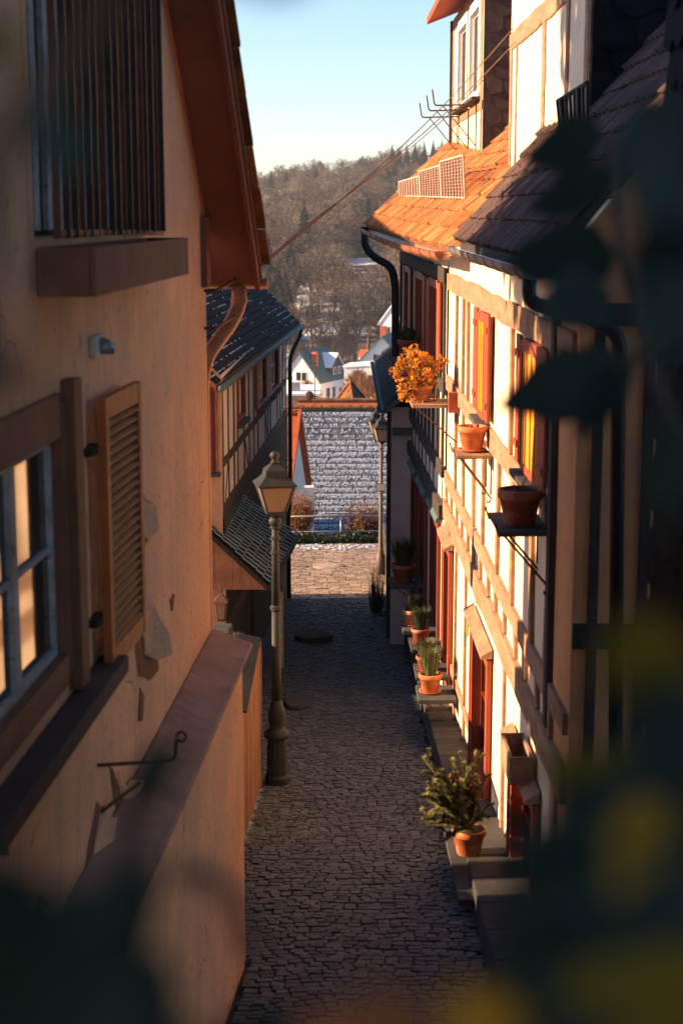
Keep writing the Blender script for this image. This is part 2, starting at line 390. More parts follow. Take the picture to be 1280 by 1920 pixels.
def pot(parent, c, r, h, mat='terracotta', saucer=True):
    x, y, z = c
    prof = [(r * .66, 0), (r * .70, .004), (r * .93, h * .74), (r * 1.0, h * .75), (r * 1.04, h * .78), (r * 1.04, h * .97), (r * 1.0, h), (r * .9, h), (r * .88, h * .86), (.001, h * .86)]
    p = MB().lathe(prof, x, y, z + (.022 if saucer else 0), 24, cap=False).build('pot', mat, parent, smooth=False)
    p.data.polygons.foreach_set('use_smooth', [True] * len(p.data.polygons))
    for mod in (): pass
    MB().lathe([(r * .86, 0), (r * .86, .004)], x, y, z + h * .87 + .02, 20).build('soil', 'soil', p)
    if saucer: MB().lathe([(r * .7, 0), (r * .95, .03), (r * .99, .03), (r * .97, .02), (r * .72, .012)], x, y, z, 24, cap=True).build('saucer', mat, parent, smooth=True)
    return p

def leaf_cloud(mb, pts, size, jitter=.5):
    for p in pts:
        s = size * rnd(1 - jitter, 1 + jitter); p = Vector(p)
        a = Vector((rnd(-1, 1), rnd(-1, 1), rnd(-1, 1))).normalized(); b = a.cross(Vector((rnd(-1, 1), rnd(-1, 1), rnd(-1, 1)))).normalized()
        k = a.cross(b) * s * .18
        mb.add([p - a * s * .5, p + b * s * .32 + k, p + a * s * .5, p - b * s * .32 + k], [(0, 1, 2), (0, 2, 3)])

def arch_tube(mb, pts, r, n=8):
    """tube through points with rounded corners"""
    pts = [Vector(p) for p in pts]; out = [pts[0]]
    for i in range(1, len(pts) - 1):
        a, b, c = pts[i - 1], pts[i], pts[i + 1]; d = min((b - a).length, (c - b).length) * .45; d = min(d, r * 4)
        p0, p1 = b + (a - b).normalized() * d, b + (c - b).normalized() * d
        for t in (0, .25, .5, .75, 1): out.append(p0 * (1 - t) ** 2 + b * 2 * t * (1 - t) + p1 * t * t)
    out.append(pts[-1]); mb.tube(out, r, n)

# ------------------------------------------------------------------ terrain, lane, street
def smooth(a, b, t): t = max(0, min(1, (t - a) / (b - a))); return t * t * (3 - 2 * t)
def hill_z(x, y):
    if y < 49: return lane_z(max(y, -25)) - .6
    z = lane_z(49) - .6
    z -= 3.6 * smooth(49, 57, y); z -= 13 * smooth(60, 210, y)
    top = 11 + 15 * max(-1.5, min(2.5, (x + 42) / 90))
    if y > 240: z += (top - (-20.5)) * max(0, min(1, (y - 240) / 460)) ** 1.05
    if y > 700: z -= (y - 700) * .03
    z += 1.2 * math.sin(x * .021 + 1) * math.sin(y * .017) * smooth(240, 320, y)
    return z
ys = [-60, -20, 0, 20, 38, 48.6, 50, 52, 54, 57, 60, 70, 85, 100, 120, 140, 160, 180, 200, 220, 240] + list(range(255, 701, 15)) + [720, 800, 1000, 1500]
xs = list(range(-700, -100, 60)) + list(range(-100, 101, 10)) + list(range(160, 760, 60))
mb = MB(); mb.add([(x, y, hill_z(x, y)) for y in ys for x in xs], [(j * len(xs) + i, j * len(xs) + i + 1, (j + 1) * len(xs) + i + 1, (j + 1) * len(xs) + i) for j in range(len(ys) - 1) for i in range(len(xs) - 1)])
struct(mb.build('terrain', 'terrain', smooth=True))

def lane_x0(y):
    if y < 17: return PL.X(min(y, 13.1)) + .30 if y < 13.1 else -1.35
    if y < 19.6: return -1.12
    if y < 25.6: return -1.95
    return PF.X(min(y, 38.8)) - .02
def lane_x1(y): return 1.25 if y < 31 else .98
mb = MB(); yl = [6 + i * .65 for i in range(51)]; yl[-1] = 38.5
for a, b in zip(yl, yl[1:]):
    mb.add([(-2.6, a, lane_z(a) - .045), (2.3, a, lane_z(a) - .045), (2.3, b, lane_z(b) - .045), (-2.6, b, lane_z(b) - .045)], [(0, 1, 2, 3)])
lane = struct(mb.build('lane', 'joint_earth'))
mb = MB(); yl = [38.5 + i for i in range(11)]
for a, b in zip(yl, yl[1:]):
    mb.add([(-16, a, lane_z(a) - .045), (9, a, lane_z(a) - .045), (9, b, lane_z(b) - .045), (-16, b, lane_z(b) - .045)], [(0, 1, 2, 3)])
street = struct(mb.build('street', 'joint_earth'))

def cobble_var(n, rough=.12):
    out = []
    for _ in range(n):
        v = []
        for z, k in ((-.9, .485), (.40, .49), (.5, .42)):
            for sx, sy in ((-1, -1), (1, -1), (1, 1), (-1, 1)):
                v.append((sx * k + rnd(-rough, rough) * .5, sy * k + rnd(-rough, rough) * .5, z + (rnd(-.12, .12) if z > 0 else 0)))
        # shared outline jitter so that the walls stay upright
        for i in range(4): v[i] = (v[4 + i][0], v[4 + i][1], v[i][2])
        f = [(8, 9, 10, 11)] + [(4 + i, 4 + (i + 1) % 4, 8 + (i + 1) % 4, 8 + i) for i in range(4)] + [(i, (i + 1) % 4, 4 + (i + 1) % 4, 4 + i) for i in range(4)]
        out.append((v, f))
    return out
CV = cobble_var(14)
def pave(part, places, mat, ind, name):
    meshes = []
    for v, f in CV:
        me = bpy.data.meshes.new(name); me.from_pydata(v, [], f); me.materials.append(MAT[mat]); meshes.append(me)
    def key(t):
        p = t[0]; return (0 if seen(p, 5) else 1, p.y)
    places.sort(key=key)
    for p, sc, rz, sl_ in places[:ind]:
        o = bpy.data.objects.new(name, random.choice(meshes)); COL.objects.link(o); o.parent = part
        o.matrix_basis = Matrix.Translation(p) @ Matrix.Rotation(sl_, 4, 'X') @ Matrix.Rotation(rz, 4, 'Z') @ Matrix.Diagonal((*sc, 1))
    mb = MB()
    for p, sc, rz, sl_ in places[ind:]:
        mb.merge(*random.choice(CV), Matrix.Translation(p) @ Matrix.Rotation(sl_, 4, 'X') @ Matrix.Rotation(rz, 4, 'Z') @ Matrix.Diagonal((*sc, 1)))
    stuff(mb.build(name + '_field', mat, part))
SLOPE = -math.atan(.117)
places = []; y = 9.6
while y < 38.4:
    x0, x1 = lane_x0(y), lane_x1(y); d = rnd(.080, .108); x = x0 + rnd(0, .05)
    while x < x1:
        w = rnd(.085, .145); xc = x + w / 2
        arc = .10 * math.cos((xc - .1) * 2.2) + .035 * math.sin(xc * 5 + y * .7)   # rows bow a little like laid setts
        yy = y + arc + rnd(-.012, .012)
        if -1e9 < yy < 38.45 and xc + w * .3 < x1 + .03: places.append((Vector((xc, yy, lane_z(yy) - .022 + rnd(-.006, .006) - .012 * math.cos(xc * 2.4))), (w * 1.0, d * 1.02, .055), rnd(-.09, .09) - arc * .6 * math.sin(xc * 2), SLOPE))
        x += w + .006
    y += d + .004
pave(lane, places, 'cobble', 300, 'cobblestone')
places = []; y = 38.62
while y < 47.6:
    d = rnd(.16, .22); x = -4.2 + rnd(0, .1)
    while x < 3:
        w = rnd(.2, .34); xc = x + w / 2
        if math.hypot(xc + .42, (y - 43.3) * 1) > .48:
            places.append((Vector((xc, y + .05 * math.sin(xc * 2) + rnd(-.015, .015), lane_z(y) - .025 + rnd(-.006, .006))), (w, d, .06), rnd(-.05, .05), -math.atan(.055)))
        x += w + .012
    y += d + .012
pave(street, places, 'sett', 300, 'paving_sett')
mh = thing('manhole_cover', 'round iron manhole cover set in the sunlit paving below the lane', 'manhole', (-.42, 43.3, lane_z(43.3)))
MB().lathe([(.38, -.05), (.38, .022), (.31, .024), (.31, .016), (.29, .016), (.29, .03), (.0, .03)], -.42, 43.3, lane_z(43.3), 28).build('lid', 'manhole_iron', mh)
for k in range(20):
    a = 2 * math.pi * k / 20
    MB().bar((-.42 + .40 * math.cos(a), 43.3 + .40 * math.sin(a), lane_z(43.3) + 0), (-.42 + .47 * math.cos(a), 43.3 + .47 * math.sin(a), lane_z(43.3) + 0), .1, .03).build('rim_stone', 'sett', mh)
# scattered snow at the street's far edge
mb = MB()
for k in range(90):
    x, y = rnd(-1.6, 1.0), 46.9 + rnd(-.9, .6) * rnd(.3, 1); r = rnd(.03, .10)
    mb.lathe([(r, 0), (r * .8, .02), (r * .3, .03)], x, y, lane_z(y) + .0, 6, rot=rnd(0, 3))
tag(stuff(mb.build('snow_remnant', 'snow_thin')), 'thin crust of melting snow at the street edge below the railing', 'snow')

# ------------------------------------------------------------------ near left house (gable wall towards the lane)
LH = thing('plastered_house', 'salmon plastered gable house close on the left with peeling wall', 'house', (-4, 6, .8))
RK = .88
def rake(y): return 6.92 + (13.3 - y) * RK if y > 5 else 6.92 + 8.3 * RK - (5 - y) * RK
# openings: barred opening and shuttered window
gy0, gy1 = 7.62, 10.38
wy0, wy1, wz0, wz1 = 6.35, 8.02, 4.86, 6.26
wall_sheet(LH, PL, -4, 13.1, lambda y: lane_z(y) - .3, lambda y: rake(y) - .02, [(gy0, gy1, 7.06, 9.3), (wy0, wy1, wz0, wz1)], 'plaster_pink', rev=.3)
MB().add([PL.P(13.1, 0, lane_z(13.1) - .3), PL.P(13.1, -9, lane_z(13.1) - .3), PL.P(13.1, -9, 6.7), PL.P(13.1, 0, 6.7)], [(0, 1, 2, 3)]).build('rear_wall', 'plaster_pink', LH)
MB().box8([PL.P(11.4, -9, 0), PL.P(13.02, -9, 0), PL.P(13.02, -3.2, 0), PL.P(11.4, -3.2, 0), PL.P(11.4, -9, 10.5), PL.P(13.02, -9, 10.5), PL.P(13.02, -3.2, 10.5), PL.P(11.4, -3.2, 10.5)]).build('added_shade_wing', 'plaster_pink', LH)  # unseen block added to throw shade on the near end of the right wall
# roof: two slopes; the verge overhangs the gable wall
mb = MB()
for (ya, za, yb, zb) in ((13.62, rake(13.62), 5, rake(5)), (5, rake(5), -4, rake(-4))):
    mb.box8([PL.P(ya, -9, za), PL.P(yb, -9, zb), PL.P(yb, .40, zb), PL.P(ya, .40, za), PL.P(ya, -9, za + .1), PL.P(yb, -9, zb + .1), PL.P(yb, .40, zb + .1), PL.P(ya, .40, za + .1)])
lroof = mb.build('roof', 'soffit_brown', LH)
# soffit boards under the verge and the bargeboard
def rake_board(n0, n1, za, zb, y0, y1, name, mat, par):
    return MB().box8([PL.P(y0, n0, rake(y0) + za), PL.P(y1, n0, rake(y1) + za), PL.P(y1, n1, rake(y1) + za), PL.P(y0, n1, rake(y0) + za),
                      PL.P(y0, n0, rake(y0) + zb), PL.P(y1, n0, rake(y1) + zb), PL.P(y1, n1, rake(y1) + zb), PL.P(y0, n1, rake(y0) + zb)]).build(name, mat, par, bevel=.004)
for (a, b, n0, n1) in ((13.6, 11.9, .03, .335), (11.895, 10.2, .03, .34), (10.195, 8.4, .03, .337)): rake_board(n0, n1, -.045, -.004, a, b, 'soffit_board', 'soffit_brown', lroof)
rake_board(.345, .385, -.12, .06, 13.6, 8.4, 'bargeboard', 'soffit_brown', lroof)
yy = 13.64
while yy > 8.2:
    l = rnd(.36, .42); y1 = yy - l; k = rnd(.0, .02)
    MB().box8([PL.P(yy, .30, rake(yy) + .115 + k), PL.P(y1, .30, rake(y1) + .095), PL.P(y1, .455 + k, rake(y1) + .095), PL.P(yy, .455 + k, rake(yy) + .115 + k),
               PL.P(yy, .30, rake(yy) + .155 + k), PL.P(y1, .30, rake(y1) + .112), PL.P(y1, .455 + k, rake(y1) + .112), PL.P(yy, .455 + k, rake(yy) + .155 + k)]).build('verge_tile', 'tile_orange', lroof, bevel=.006)
    yy = y1 + .02
MB().pbox(PL, 12.86, 13.06, -.02, .05, 6.6, 7.15).build('corner_board', 'soffit_brown', LH)
# gutter with downpipe at the rear eave
gz = rake(13.6) - .02; gu = MB(); nn_ = 10; a0, a1 = PL.P(13.68, -8, gz), PL.P(13.68, .44, gz)
for half in (0,):
    v = []
    for p in (a0, a1):
        for j in range(nn_ + 1):
            t = math.pi * j / nn_; v.append((p.x, p.y + .075 * math.cos(t), p.z - .085 * math.sin(t)))
        for j in range(nn_ + 1):
            t = math.pi * j / nn_; v.append((p.x, p.y + .068 * math.cos(t), p.z - .078 * math.sin(t)))
    k = nn_ + 1
    f = [(j, j + 1, 2 * k + j + 1, 2 * k + j) for j in range(nn_)] + [(k + j, 2 * k + k + j, 2 * k + k + j + 1, k + j + 1) for j in range(nn_)] + [tuple(2 * k + j for j in range(k))]
    gu.add(v, f)
gut = gu.build('gutter', 'gutter_rust', LH, smooth=True)
arch = MB(); g = PL.P(13.66, .20, gz - .06)
arch_tube(arch, [g, g + Vector((0, 0, -.16)), g + Vector((-.06, -.10, -.30)), PL.P(13.22, -.02, gz - .62), PL.P(13.2, -.06, gz - .8), PL.P(13.2, -.06, 1.2)], .062, 12)
arch.build('downpipe', 'gutter_rust', LH, smooth=True)
for (z_, y_) in ((gz - .02, 13.02), (gz - .32, 12.98)):
    m = MB(); arch_tube(m, [PL.P(y_, -.02, z_ - .05), PL.P(y_, .09, z_ - .05), PL.P(13.6, .19, z_ + .02)], .014, 6); m.build('pipe_bracket', 'rod_rust', LH, smooth=True)
MB().lathe([(.072, 0), (.072, .035)], g.x, g.y, g.z - .14, 12).build('pipe_collar', 'gutter_rust', LH)
# barred opening: dark back, bars, planter box below
gr = MB().pbox(PL, gy0 + .02, gy1 - .02, -.29, -.27, 7.07, 9.28).build('opening_back', 'interior_dark', LH)
n_b = 17
grid = MB(); grid.bar(PL.P(gy0 - .03, .12, 7.10), PL.P(gy1 + .06, .12, 7.06), .02, .03)
gb = grid.build('window_grille', 'metal_dark', LH); MB().bar(PL.P(gy0 - .03, .12, 8.9), PL.P(gy1 + .06, .12, 8.9), .02, .03).build('grille_rail', 'metal_dark', gb)
for k in range(n_b):
    t = k / (n_b - 1); y = gy0 - .02 + (gy1 - gy0 + .06) * t
    MB().bar(PL.P(y, .12 + rnd(-.006, .006), 7.07 - .0), PL.P(y + rnd(-.015, .015), .12, 9.25), .036, .022, up=(0, 1, 0)).build('grille_bar', 'metal_dark' if k % 3 else 'rod_rust', gb)
for k in range(9):
    y = gy0 + .12 + k * .29
    MB().pbox(PL, y, y + .11, -.20, -.17, 7.1, 9.2).build('inner_slat', 'paint_white_worn', gr)
pb = thing('planter_box', 'dark wooden planter box under the barred opening on the left wall', 'planter', tuple(PL.P(9, .15, 6.72)))
for (n0, n1, ya, yb) in ((.26, .285, 7.62, 10.42), (.01, .03, 7.62, 10.42)): MB().pbox(PL, ya, yb, n0, n1, 6.800, 7.030).build('board', 'timber_brown', pb, bevel=.004)
for ya in (7.62, 10.395): MB().pbox(PL, ya, ya + .025, .032, .258, 6.800, 7.030).build('end_board', 'timber_brown', pb)
MB().pbox(PL, 7.66, 10.38, .032, .258, 6.800, 6.825).build('bottom_board', 'timber_brown', pb)
MB().pbox(PL, 7.66, 10.38, .034, .256, 6.830, 6.990).build('soil', 'soil', pb)
for k in range(4):
    y = rnd(7.9, 9.6); m = MB(); m.pbox(PL, y, y + rnd(.15, .3), .08, .2, 6.992, 7.010); m.build('snow_patch', 'snow', pb)
# small vent box
vt = MB(); vt.pbox(PL, 8.72, 8.94, .0, .04, 6.41, 6.53)
ve = vt.build('vent', 'plaster_grey', LH, bevel=.01); MB().lathe([(.028, 0), (.022, .05)], 0, 0, 0, 10)
m = MB(); m.tube([PL.P(8.85, .03, 6.47), PL.P(8.87, .11, 6.45)], [.05, .035], 10); m.build('vent_spout', 'metal_grey', LH, smooth=True)
# the window with brown frame
w = window(LH, PL, wy0, wy1, wz0, wz1, frame='timber_brown', sash='paint_white_worn', fw=.17, nf=.03, cols=2, rows=2, rec=.07)
MB().pbox(PL, wy0 - .2, 8.80, .0, .16, 4.62, 4.72).build('window_sill', 'timber_dark', LH, bevel=.01)
MB().pbox(PL, 8.04, 8.22, -.02, .07, 4.74, 6.36).build('window_jamb', 'timber_brown', LH, bevel=.006)
shutter(LH, PL, 8.62, 9.55, 4.66, 6.2, .055, .105, 'shutter_orange', 'shutter_slat', nslat=24, open_n=.02)
for z_ in (4.95, 5.9): MB().pbox(PL, 8.50, 8.70, .0, .055, z_, z_ + .045).build('hinge', 'metal_dark', LH)
MB().pbox(PL, 9.56, 9.64, .0, .12, 4.72, 4.78).build('shutter_catch', 'metal_dark', LH)
# flaking plaster: recessed raw patches with curled flakes at their rims
def flake(poly_px, lift=.012):
    pts = [PL.pick(*q) for q in poly_px]; cy = sum(p[0] for p in pts) / len(pts); cz = sum(p[1] for p in pts) / len(pts)
    out = []
    for i, (a, b) in enumerate(zip(pts, pts[1:] + pts[:1])):
        for t in (0, .33, .66): out.append((a[0] + (b[0] - a[0]) * t + rnd(-.012, .012), a[1] + (b[1] - a[1]) * t + rnd(-.02, .02)))
    k = len(out)
    v = [PL.P(y, .003, z) for y, z in out] + [PL.P(cy + (y - cy) * .8, lift, cz + (z - cz) * .85) for y, z in out]
    MB().add(v, [tuple(range(k, 2 * k))] + [(i, (i + 1) % k, (i + 1) % k + k, i + k) for i in range(k)]).build('plaster_flake', 'plaster_raw', LH)
    if k > 14:
        half = [(cy + (y - cy) * .55 + .05, cz + (z - cz) * .62) for y, z in out]
        v = [PL.P(y, lift + .004, z) for y, z in half] + [PL.P(y + .01, lift + .012 + .05 * max(0, (y - cy)) / .15, z) for y, z in half]
        MB().add(v, [tuple(range(k, 2 * k))] + [(i, (i + 1) % k, (i + 1) % k + k, i + k) for i in range(k)]).build('curled_plaster', 'plaster_pink', LH)
for poly in ([(250, 945), (262, 908), (274, 940), (277, 1000), (266, 1045), (256, 1020)], [(252, 1070), (266, 1085), (280, 1150), (292, 1185), (297, 1255), (278, 1278), (258, 1265), (252, 1200), (258, 1140)],
             [(262, 1290), (270, 1300), (266, 1345), (258, 1350)], [(180, 1500), (195, 1510), (190, 1610), (150, 1690), (165, 1590)], [(40, 1760), (75, 1680), (95, 1700), (92, 1800), (60, 1850)],
             [(5, 1545), (16, 1550), (14, 1600), (4, 1600)], [(317, 1120), (326, 1118), (322, 1150)], [(205, 1440), (222, 1480), (245, 1460), (230, 1530), (212, 1500)]): flake(poly)
m = MB(); arch_tube(m, [PL.P(8.62, .0, 4.12), at(330, 1425, 8.9), at(331, 1385, 8.9)], .011, 6)
loop = [at(340 + 9 * math.cos(t), 1381 + 9 * math.sin(t), 8.9) for t in [math.pi + k * .62 for k in range(10)]]; m.tube(loop, .009, 6)
m.build('iron_hook', 'rod_rust', LH, smooth=True)
m = MB(); m.tube([PL.P(8.62, .0, 3.83), at(260, 1468, 9.0)], .012, 6); m.build('iron_rod', 'rod_rust', LH, smooth=True)
# thick lower wall with its sloping coping
LW = thing('retaining_wall', 'low orange plastered wall with brown sloped coping below the salmon gable', 'wall', (-1.1, 8, .9))
MB().pprism(PL, [(3, 0), (13.05, lane_z(13) - .3), (13.05, 3.56), (3, 3.56)], .005, .265).build('wall', 'plaster_pink', LW)
m = MB(); m.box8([PL.P(3, .008, 3.60), PL.P(13.15, .008, 3.66), PL.P(13.15, .345, 3.56), PL.P(3, .345, 3.52), PL.P(3, .008, 3.65), PL.P(13.15, .008, 3.72), PL.P(13.15, .345, 3.60), PL.P(3, .345, 3.56)]); m.build('coping', 'coping', LW, bevel=.01)

# ------------------------------------------------------------------ board fence and low things along the lane's left side
BF = thing('board_fence', 'brown upright board fence with slate cap behind the lamp post', 'fence', (-1.08, 18.2, .2))
yb = 16.6; k = 0
while yb < 19.45:
    wd = rnd(.115, .145); x = -1.085 + .025 * (yb - 17)
    MB().box(x - .012, x + .012 + rnd(0, .008), yb, yb + wd - .008, lane_z(yb) + .02, 1.86 + rnd(-.02, .02)).build('board', 'fence_board', BF, bevel=.003); yb += wd
for z_ in (.6, 1.5): MB().box(-1.16, -1.105, 16.6, 19.4, z_, z_ + .09).build('fence_rail', 'fence_board', BF)
for y_ in (16.7, 18.0, 19.3): MB().box(-1.26, -1.165, y_, y_ + .1, lane_z(y_) - .1, 1.8).build('fence_post', 'fence_board', BF)
yb = 16.55
while yb < 19.4:
    MB().box8([(-1.3, yb, 1.93), (-1.02, yb, 1.875), (-1.02, yb + .33, 1.88), (-1.3, yb + .33, 1.935), (-1.3, yb, 1.95), (-1.02, yb, 1.895), (-1.02, yb + .33, 1.90), (-1.3, yb + .33, 1.955)]).build('cap_slate', 'slate', BF); yb += .3
for nm, lab, x, ya, yb, hh in (('garden_wall', 'low rough stone wall between the lamp and the left entrance canopy', -1.62, 19.35, 25.62, 1.15), ('garden_wall', 'unseen stone wall added before the board fence to shade the lane', -1.5, 13.0, 16.75, 1.25)):
    gw = thing(nm, lab, 'wall', (x, (ya + yb) / 2, lane_z((ya + yb) / 2)), 'rough stone garden walls'); nr = 7  # the second wall is unseen, added to keep the sun off the lane
    hf = lambda y: (1.62 if y < 22.6 else (1.3 if y < 24 else 1.1)) if ya > 19 else hh
    MB().box8([(x - .3, ya, lane_z(ya) - .2), (x - .03, ya, lane_z(ya) - .2), (x - .03, yb, lane_z(yb) - .2), (x - .3, yb, lane_z(yb) - .2), (x - .3, ya, lane_z(ya) + hh - .05), (x - .03, ya, lane_z(ya) + hh - .05), (x - .03, yb, lane_z(yb) + hh - .05), (x - .3, yb, lane_z(yb) + hh - .05)]).build('core', 'stone_base', gw)
    for j in range(nr):
        y = ya + rnd(0, .2)
        while y < yb - .2:
            l = min(rnd(.28, .55), yb - y); z0, z1 = hf(y) * j / nr + .008, hf(y) * (j + 1) / nr - .008
            MB().box8([(x - .25, y + .01, lane_z(y) + z0), (x + rnd(0, .04), y + .01, lane_z(y) + z0), (x + rnd(0, .04), y + l - .01, lane_z(y + l) + z0), (x - .25, y + l - .01, lane_z(y + l) + z0), (x - .25, y + .01, lane_z(y) + z1), (x + rnd(0, .04), y + .01, lane_z(y) + z1), (x + rnd(0, .04), y + l - .01, lane_z(y + l) + z1), (x - .25, y + l - .01, lane_z(y + l) + z1)]).build('stone', 'stone', gw, bevel=.02); y += l
for nm, lab, (x, y, rx, ry, h) in (('stone_slab', 'pale flat stone slab lying beside the lamp post on the cobbles', (-.70, 24.6, .24, .42, .12)), ('stone_step', 'dark worn stone step against the left house beyond the lamp', (-.62, 31.5, .40, .36, .16))):
    v = []; n = 9; rr = [rnd(.85, 1.12) for _ in range(n)]
    for z, k in ((-.1, 1), (h - .02, 1), (h, .9)):
        for j in range(n): t = 2 * math.pi * j / n; v.append((x + rx * rr[j] * k * math.cos(t), y + ry * rr[j] * k * math.sin(t), lane_z(y) + z))
    f = [tuple(2 * n + j for j in range(n))] + [(i * n + j, i * n + (j + 1) % n, (i + 1) * n + (j + 1) % n, (i + 1) * n + j) for i in range(2) for j in range(n)]
    tag(MB().add(v, f).build(nm, 'stone'), lab, 'stone')

# ------------------------------------------------------------------ street lamps
def lantern(root, x, y, z, s=1.0, rot=0.):
    """tapered four-sided lantern standing at height z"""
    c45 = math.pi / 4 + rot; q = math.sqrt(2)
    MB().lathe([(.05 * s, -.06), (.085 * s, -.03), (.085 * s, 0), (.12 * s * q, .0), (.12 * s * q, .03)], x, y, z, 4, c45).build('lantern_base', 'lamp_metal', root)
    b, t, h = .115 * s, .215 * s, .36 * s
    cs = [(-1, -1), (1, -1), (1, 1), (-1, 1)]
    rt = lambda a, k: (x + k * (a[0] * math.cos(rot) - a[1] * math.sin(rot)), y + k * (a[0] * math.sin(rot) + a[1] * math.cos(rot)))
    for i in range(4):
        a, a2 = cs[i], cs[(i + 1) % 4]
        MB().bar((*rt(a, b), z + .03), (*rt(a, t), z + h), .022 * s, .022 * s).build('lantern_frame_bar', 'lamp_metal', root)
        MB().bar((*rt(a, t), z + h), (*rt(a2, t), z + h), .02 * s, .024 * s).build('lantern_rim', 'lamp_metal', root)
        k = .97; MB().add([(*rt(a, b * k), z + .03), (*rt(a2, b * k), z + .03), (*rt(a2, t * k), z + h), (*rt(a, t * k), z + h)], [(0, 1, 2, 3)]).build('lantern_pane', 'lamp_glass', root)
    MB().lathe([(.30 * s * 1.14, h - .0), (.30 * s * 1.14, h + .025), (.24 * s * 1.1, h + .07), (.20 * s, h + .12), (.185 * s, h + .17), (.185 * s, h + .19), (.10 * s, h + .245), (.06 * s, h + .27)], x, y, z, 4, c45).build('lantern_roof', 'lamp_metal', root)
    MB().lathe([(.045 * s, 0), (.06 * s, .02), (.035 * s, .045), (.05 * s, .07), (.066 * s, .10), (.05 * s, .14), (.01 * s, .155)], x, y, z + h + .26 * s + (.27 - .26 * s) * .6, 12).build('finial', 'lamp_metal', root, smooth=True)
lx, ly = -.82, 19.45; lz = lane_z(ly)
LP = thing('street_lamp', 'old cast iron street lamp with tapered lantern at the left lane edge', 'street lamp', (lx, ly, lz))
MB().lathe([(0.160, -.05), (0.160, .10), (0.136, .14), (0.124, .55), (0.120, .60)], lx, ly, lz, 12, .26).build('plinth', 'lamp_metal', LP)
MB().lathe([(0.120, .6), (0.160, .63), (0.164, .68), (0.120, .72), (0.088, .76), (0.108, .84), (0.112, .95), (0.080, 1.04), (0.076, 1.08), (0.060, 1.12)], lx, ly, lz, 16).build('pedestal', 'lamp_metal', LP, smooth=True)
MB().lathe([(0.062, 1.10), (0.060, 1.5), (0.054, 2.28)], lx, ly, lz, 12).build('lower_shaft', 'lamp_metal', LP, smooth=True)
MB().lathe([(0.054, 2.27), (0.072, 2.29), (0.072, 2.33), (0.053, 2.35)], lx, ly, lz, 12).build('ring', 'lamp_metal', LP)
MB().lathe([(0.053, 2.34), (0.046, 3.1), (0.044, 3.34)], lx, ly, lz, 12).build('upper_shaft', 'lamp_metal', LP, smooth=True)
for z_ in (3.0, 3.18, 3.32): MB().lathe([(0.044, 0), (0.068, .012), (0.068, .03), (0.044, .045)], lx, ly, lz + z_, 12).build('ring', 'lamp_metal', LP)
MB().lathe([(0.044, 3.34), (0.080, 3.40), (0.080, 3.44), (0.040, 3.48)], lx, ly, lz, 12).build('capital', 'lamp_metal', LP, smooth=True)
lantern(LP, lx + .0, ly, lz + 3.52, .98, R(12))
rx_, ry_ = at(714, 900, 42)[0], 42.0; rz_ = lane_z(ry_)
RP = thing('street_lamp', 'slim street lamp with twin lanterns before the snowy tiled roof', 'street lamp', (rx_, ry_, rz_))
MB().lathe([(.12, 0), (.12, .5), (.07, .6), (.055, 1.2), (.045, 3.55)], rx_, ry_, rz_, 10).build('shaft', 'lamp_post_pink', RP, smooth=True)
for z_ in (.6, 2.2, 3.4): MB().lathe([(.05, 0), (.085, .01), (.085, .04), (.05, .05)], rx_, ry_, rz_ + z_, 10).build('ring', 'lamp_post_pink', RP)
lantern(RP, rx_ + .02, ry_, rz_ + 3.6, 1.0, R(12)); lantern(RP, rx_ - .10, ry_ + .55, rz_ + 3.72, 1.0, R(12))
MB().bar((rx_, ry_ + .02, rz_ + 3.5), (rx_ - .10, ry_ + .55, rz_ + 3.68), .04, .04).build('lantern_arm', 'gutter_copper', RP)
SG = thing('notice_sign', 'small white notice with red border fixed to the slim lamp shaft', 'sign', (rx_, ry_ - .08, rz_ + 1.75))
zs = at(716, 914, 41.9)[2]
MB().box(rx_ - .14, rx_ + .14, ry_ - .10, ry_ - .085, zs - .11, zs + .11).build('border', 'paint_red', SG)
MB().box(rx_ - .115, rx_ + .115, ry_ - .106, ry_ - .0995, zs - .085, zs + .085).build('plate', 'sign_white', SG)
MB().bar((rx_, ry_ - .09, zs), (rx_, ry_, zs), .03, .03).build('clamp', 'metal_grey', SG)

# ------------------------------------------------------------------ far left half-timbered house
FH = thing('timbered_house', 'dark roofed half-timbered house on the left beyond the lamp', 'house', (-4, 32, -1.6))
FY0, FY1 = 25.6, 38.8
fz = lambda y: lane_z(y) - .3
fwin = [(27.9, 29.0, 3.55, 4.35), (31.6, 33.2, 3.35, 4.35), (34.4, 36.2, 3.3, 4.35)]
wall_sheet(FH, PF, FY0, FY1, lambda y: 2.3, 4.62, fwin, 'plaster_grey')
wall_sheet(FH, PF, FY0, FY1, fz, lambda y: 2.3, [(29.2, 30.2, -1.15, .9)], 'stone_base', name='lower_wall', n=.03)
MB().pbox(PF, 29.25, 30.15, -.10, -.05, -1.15, .88).build('door', 'timber_brown', FH)
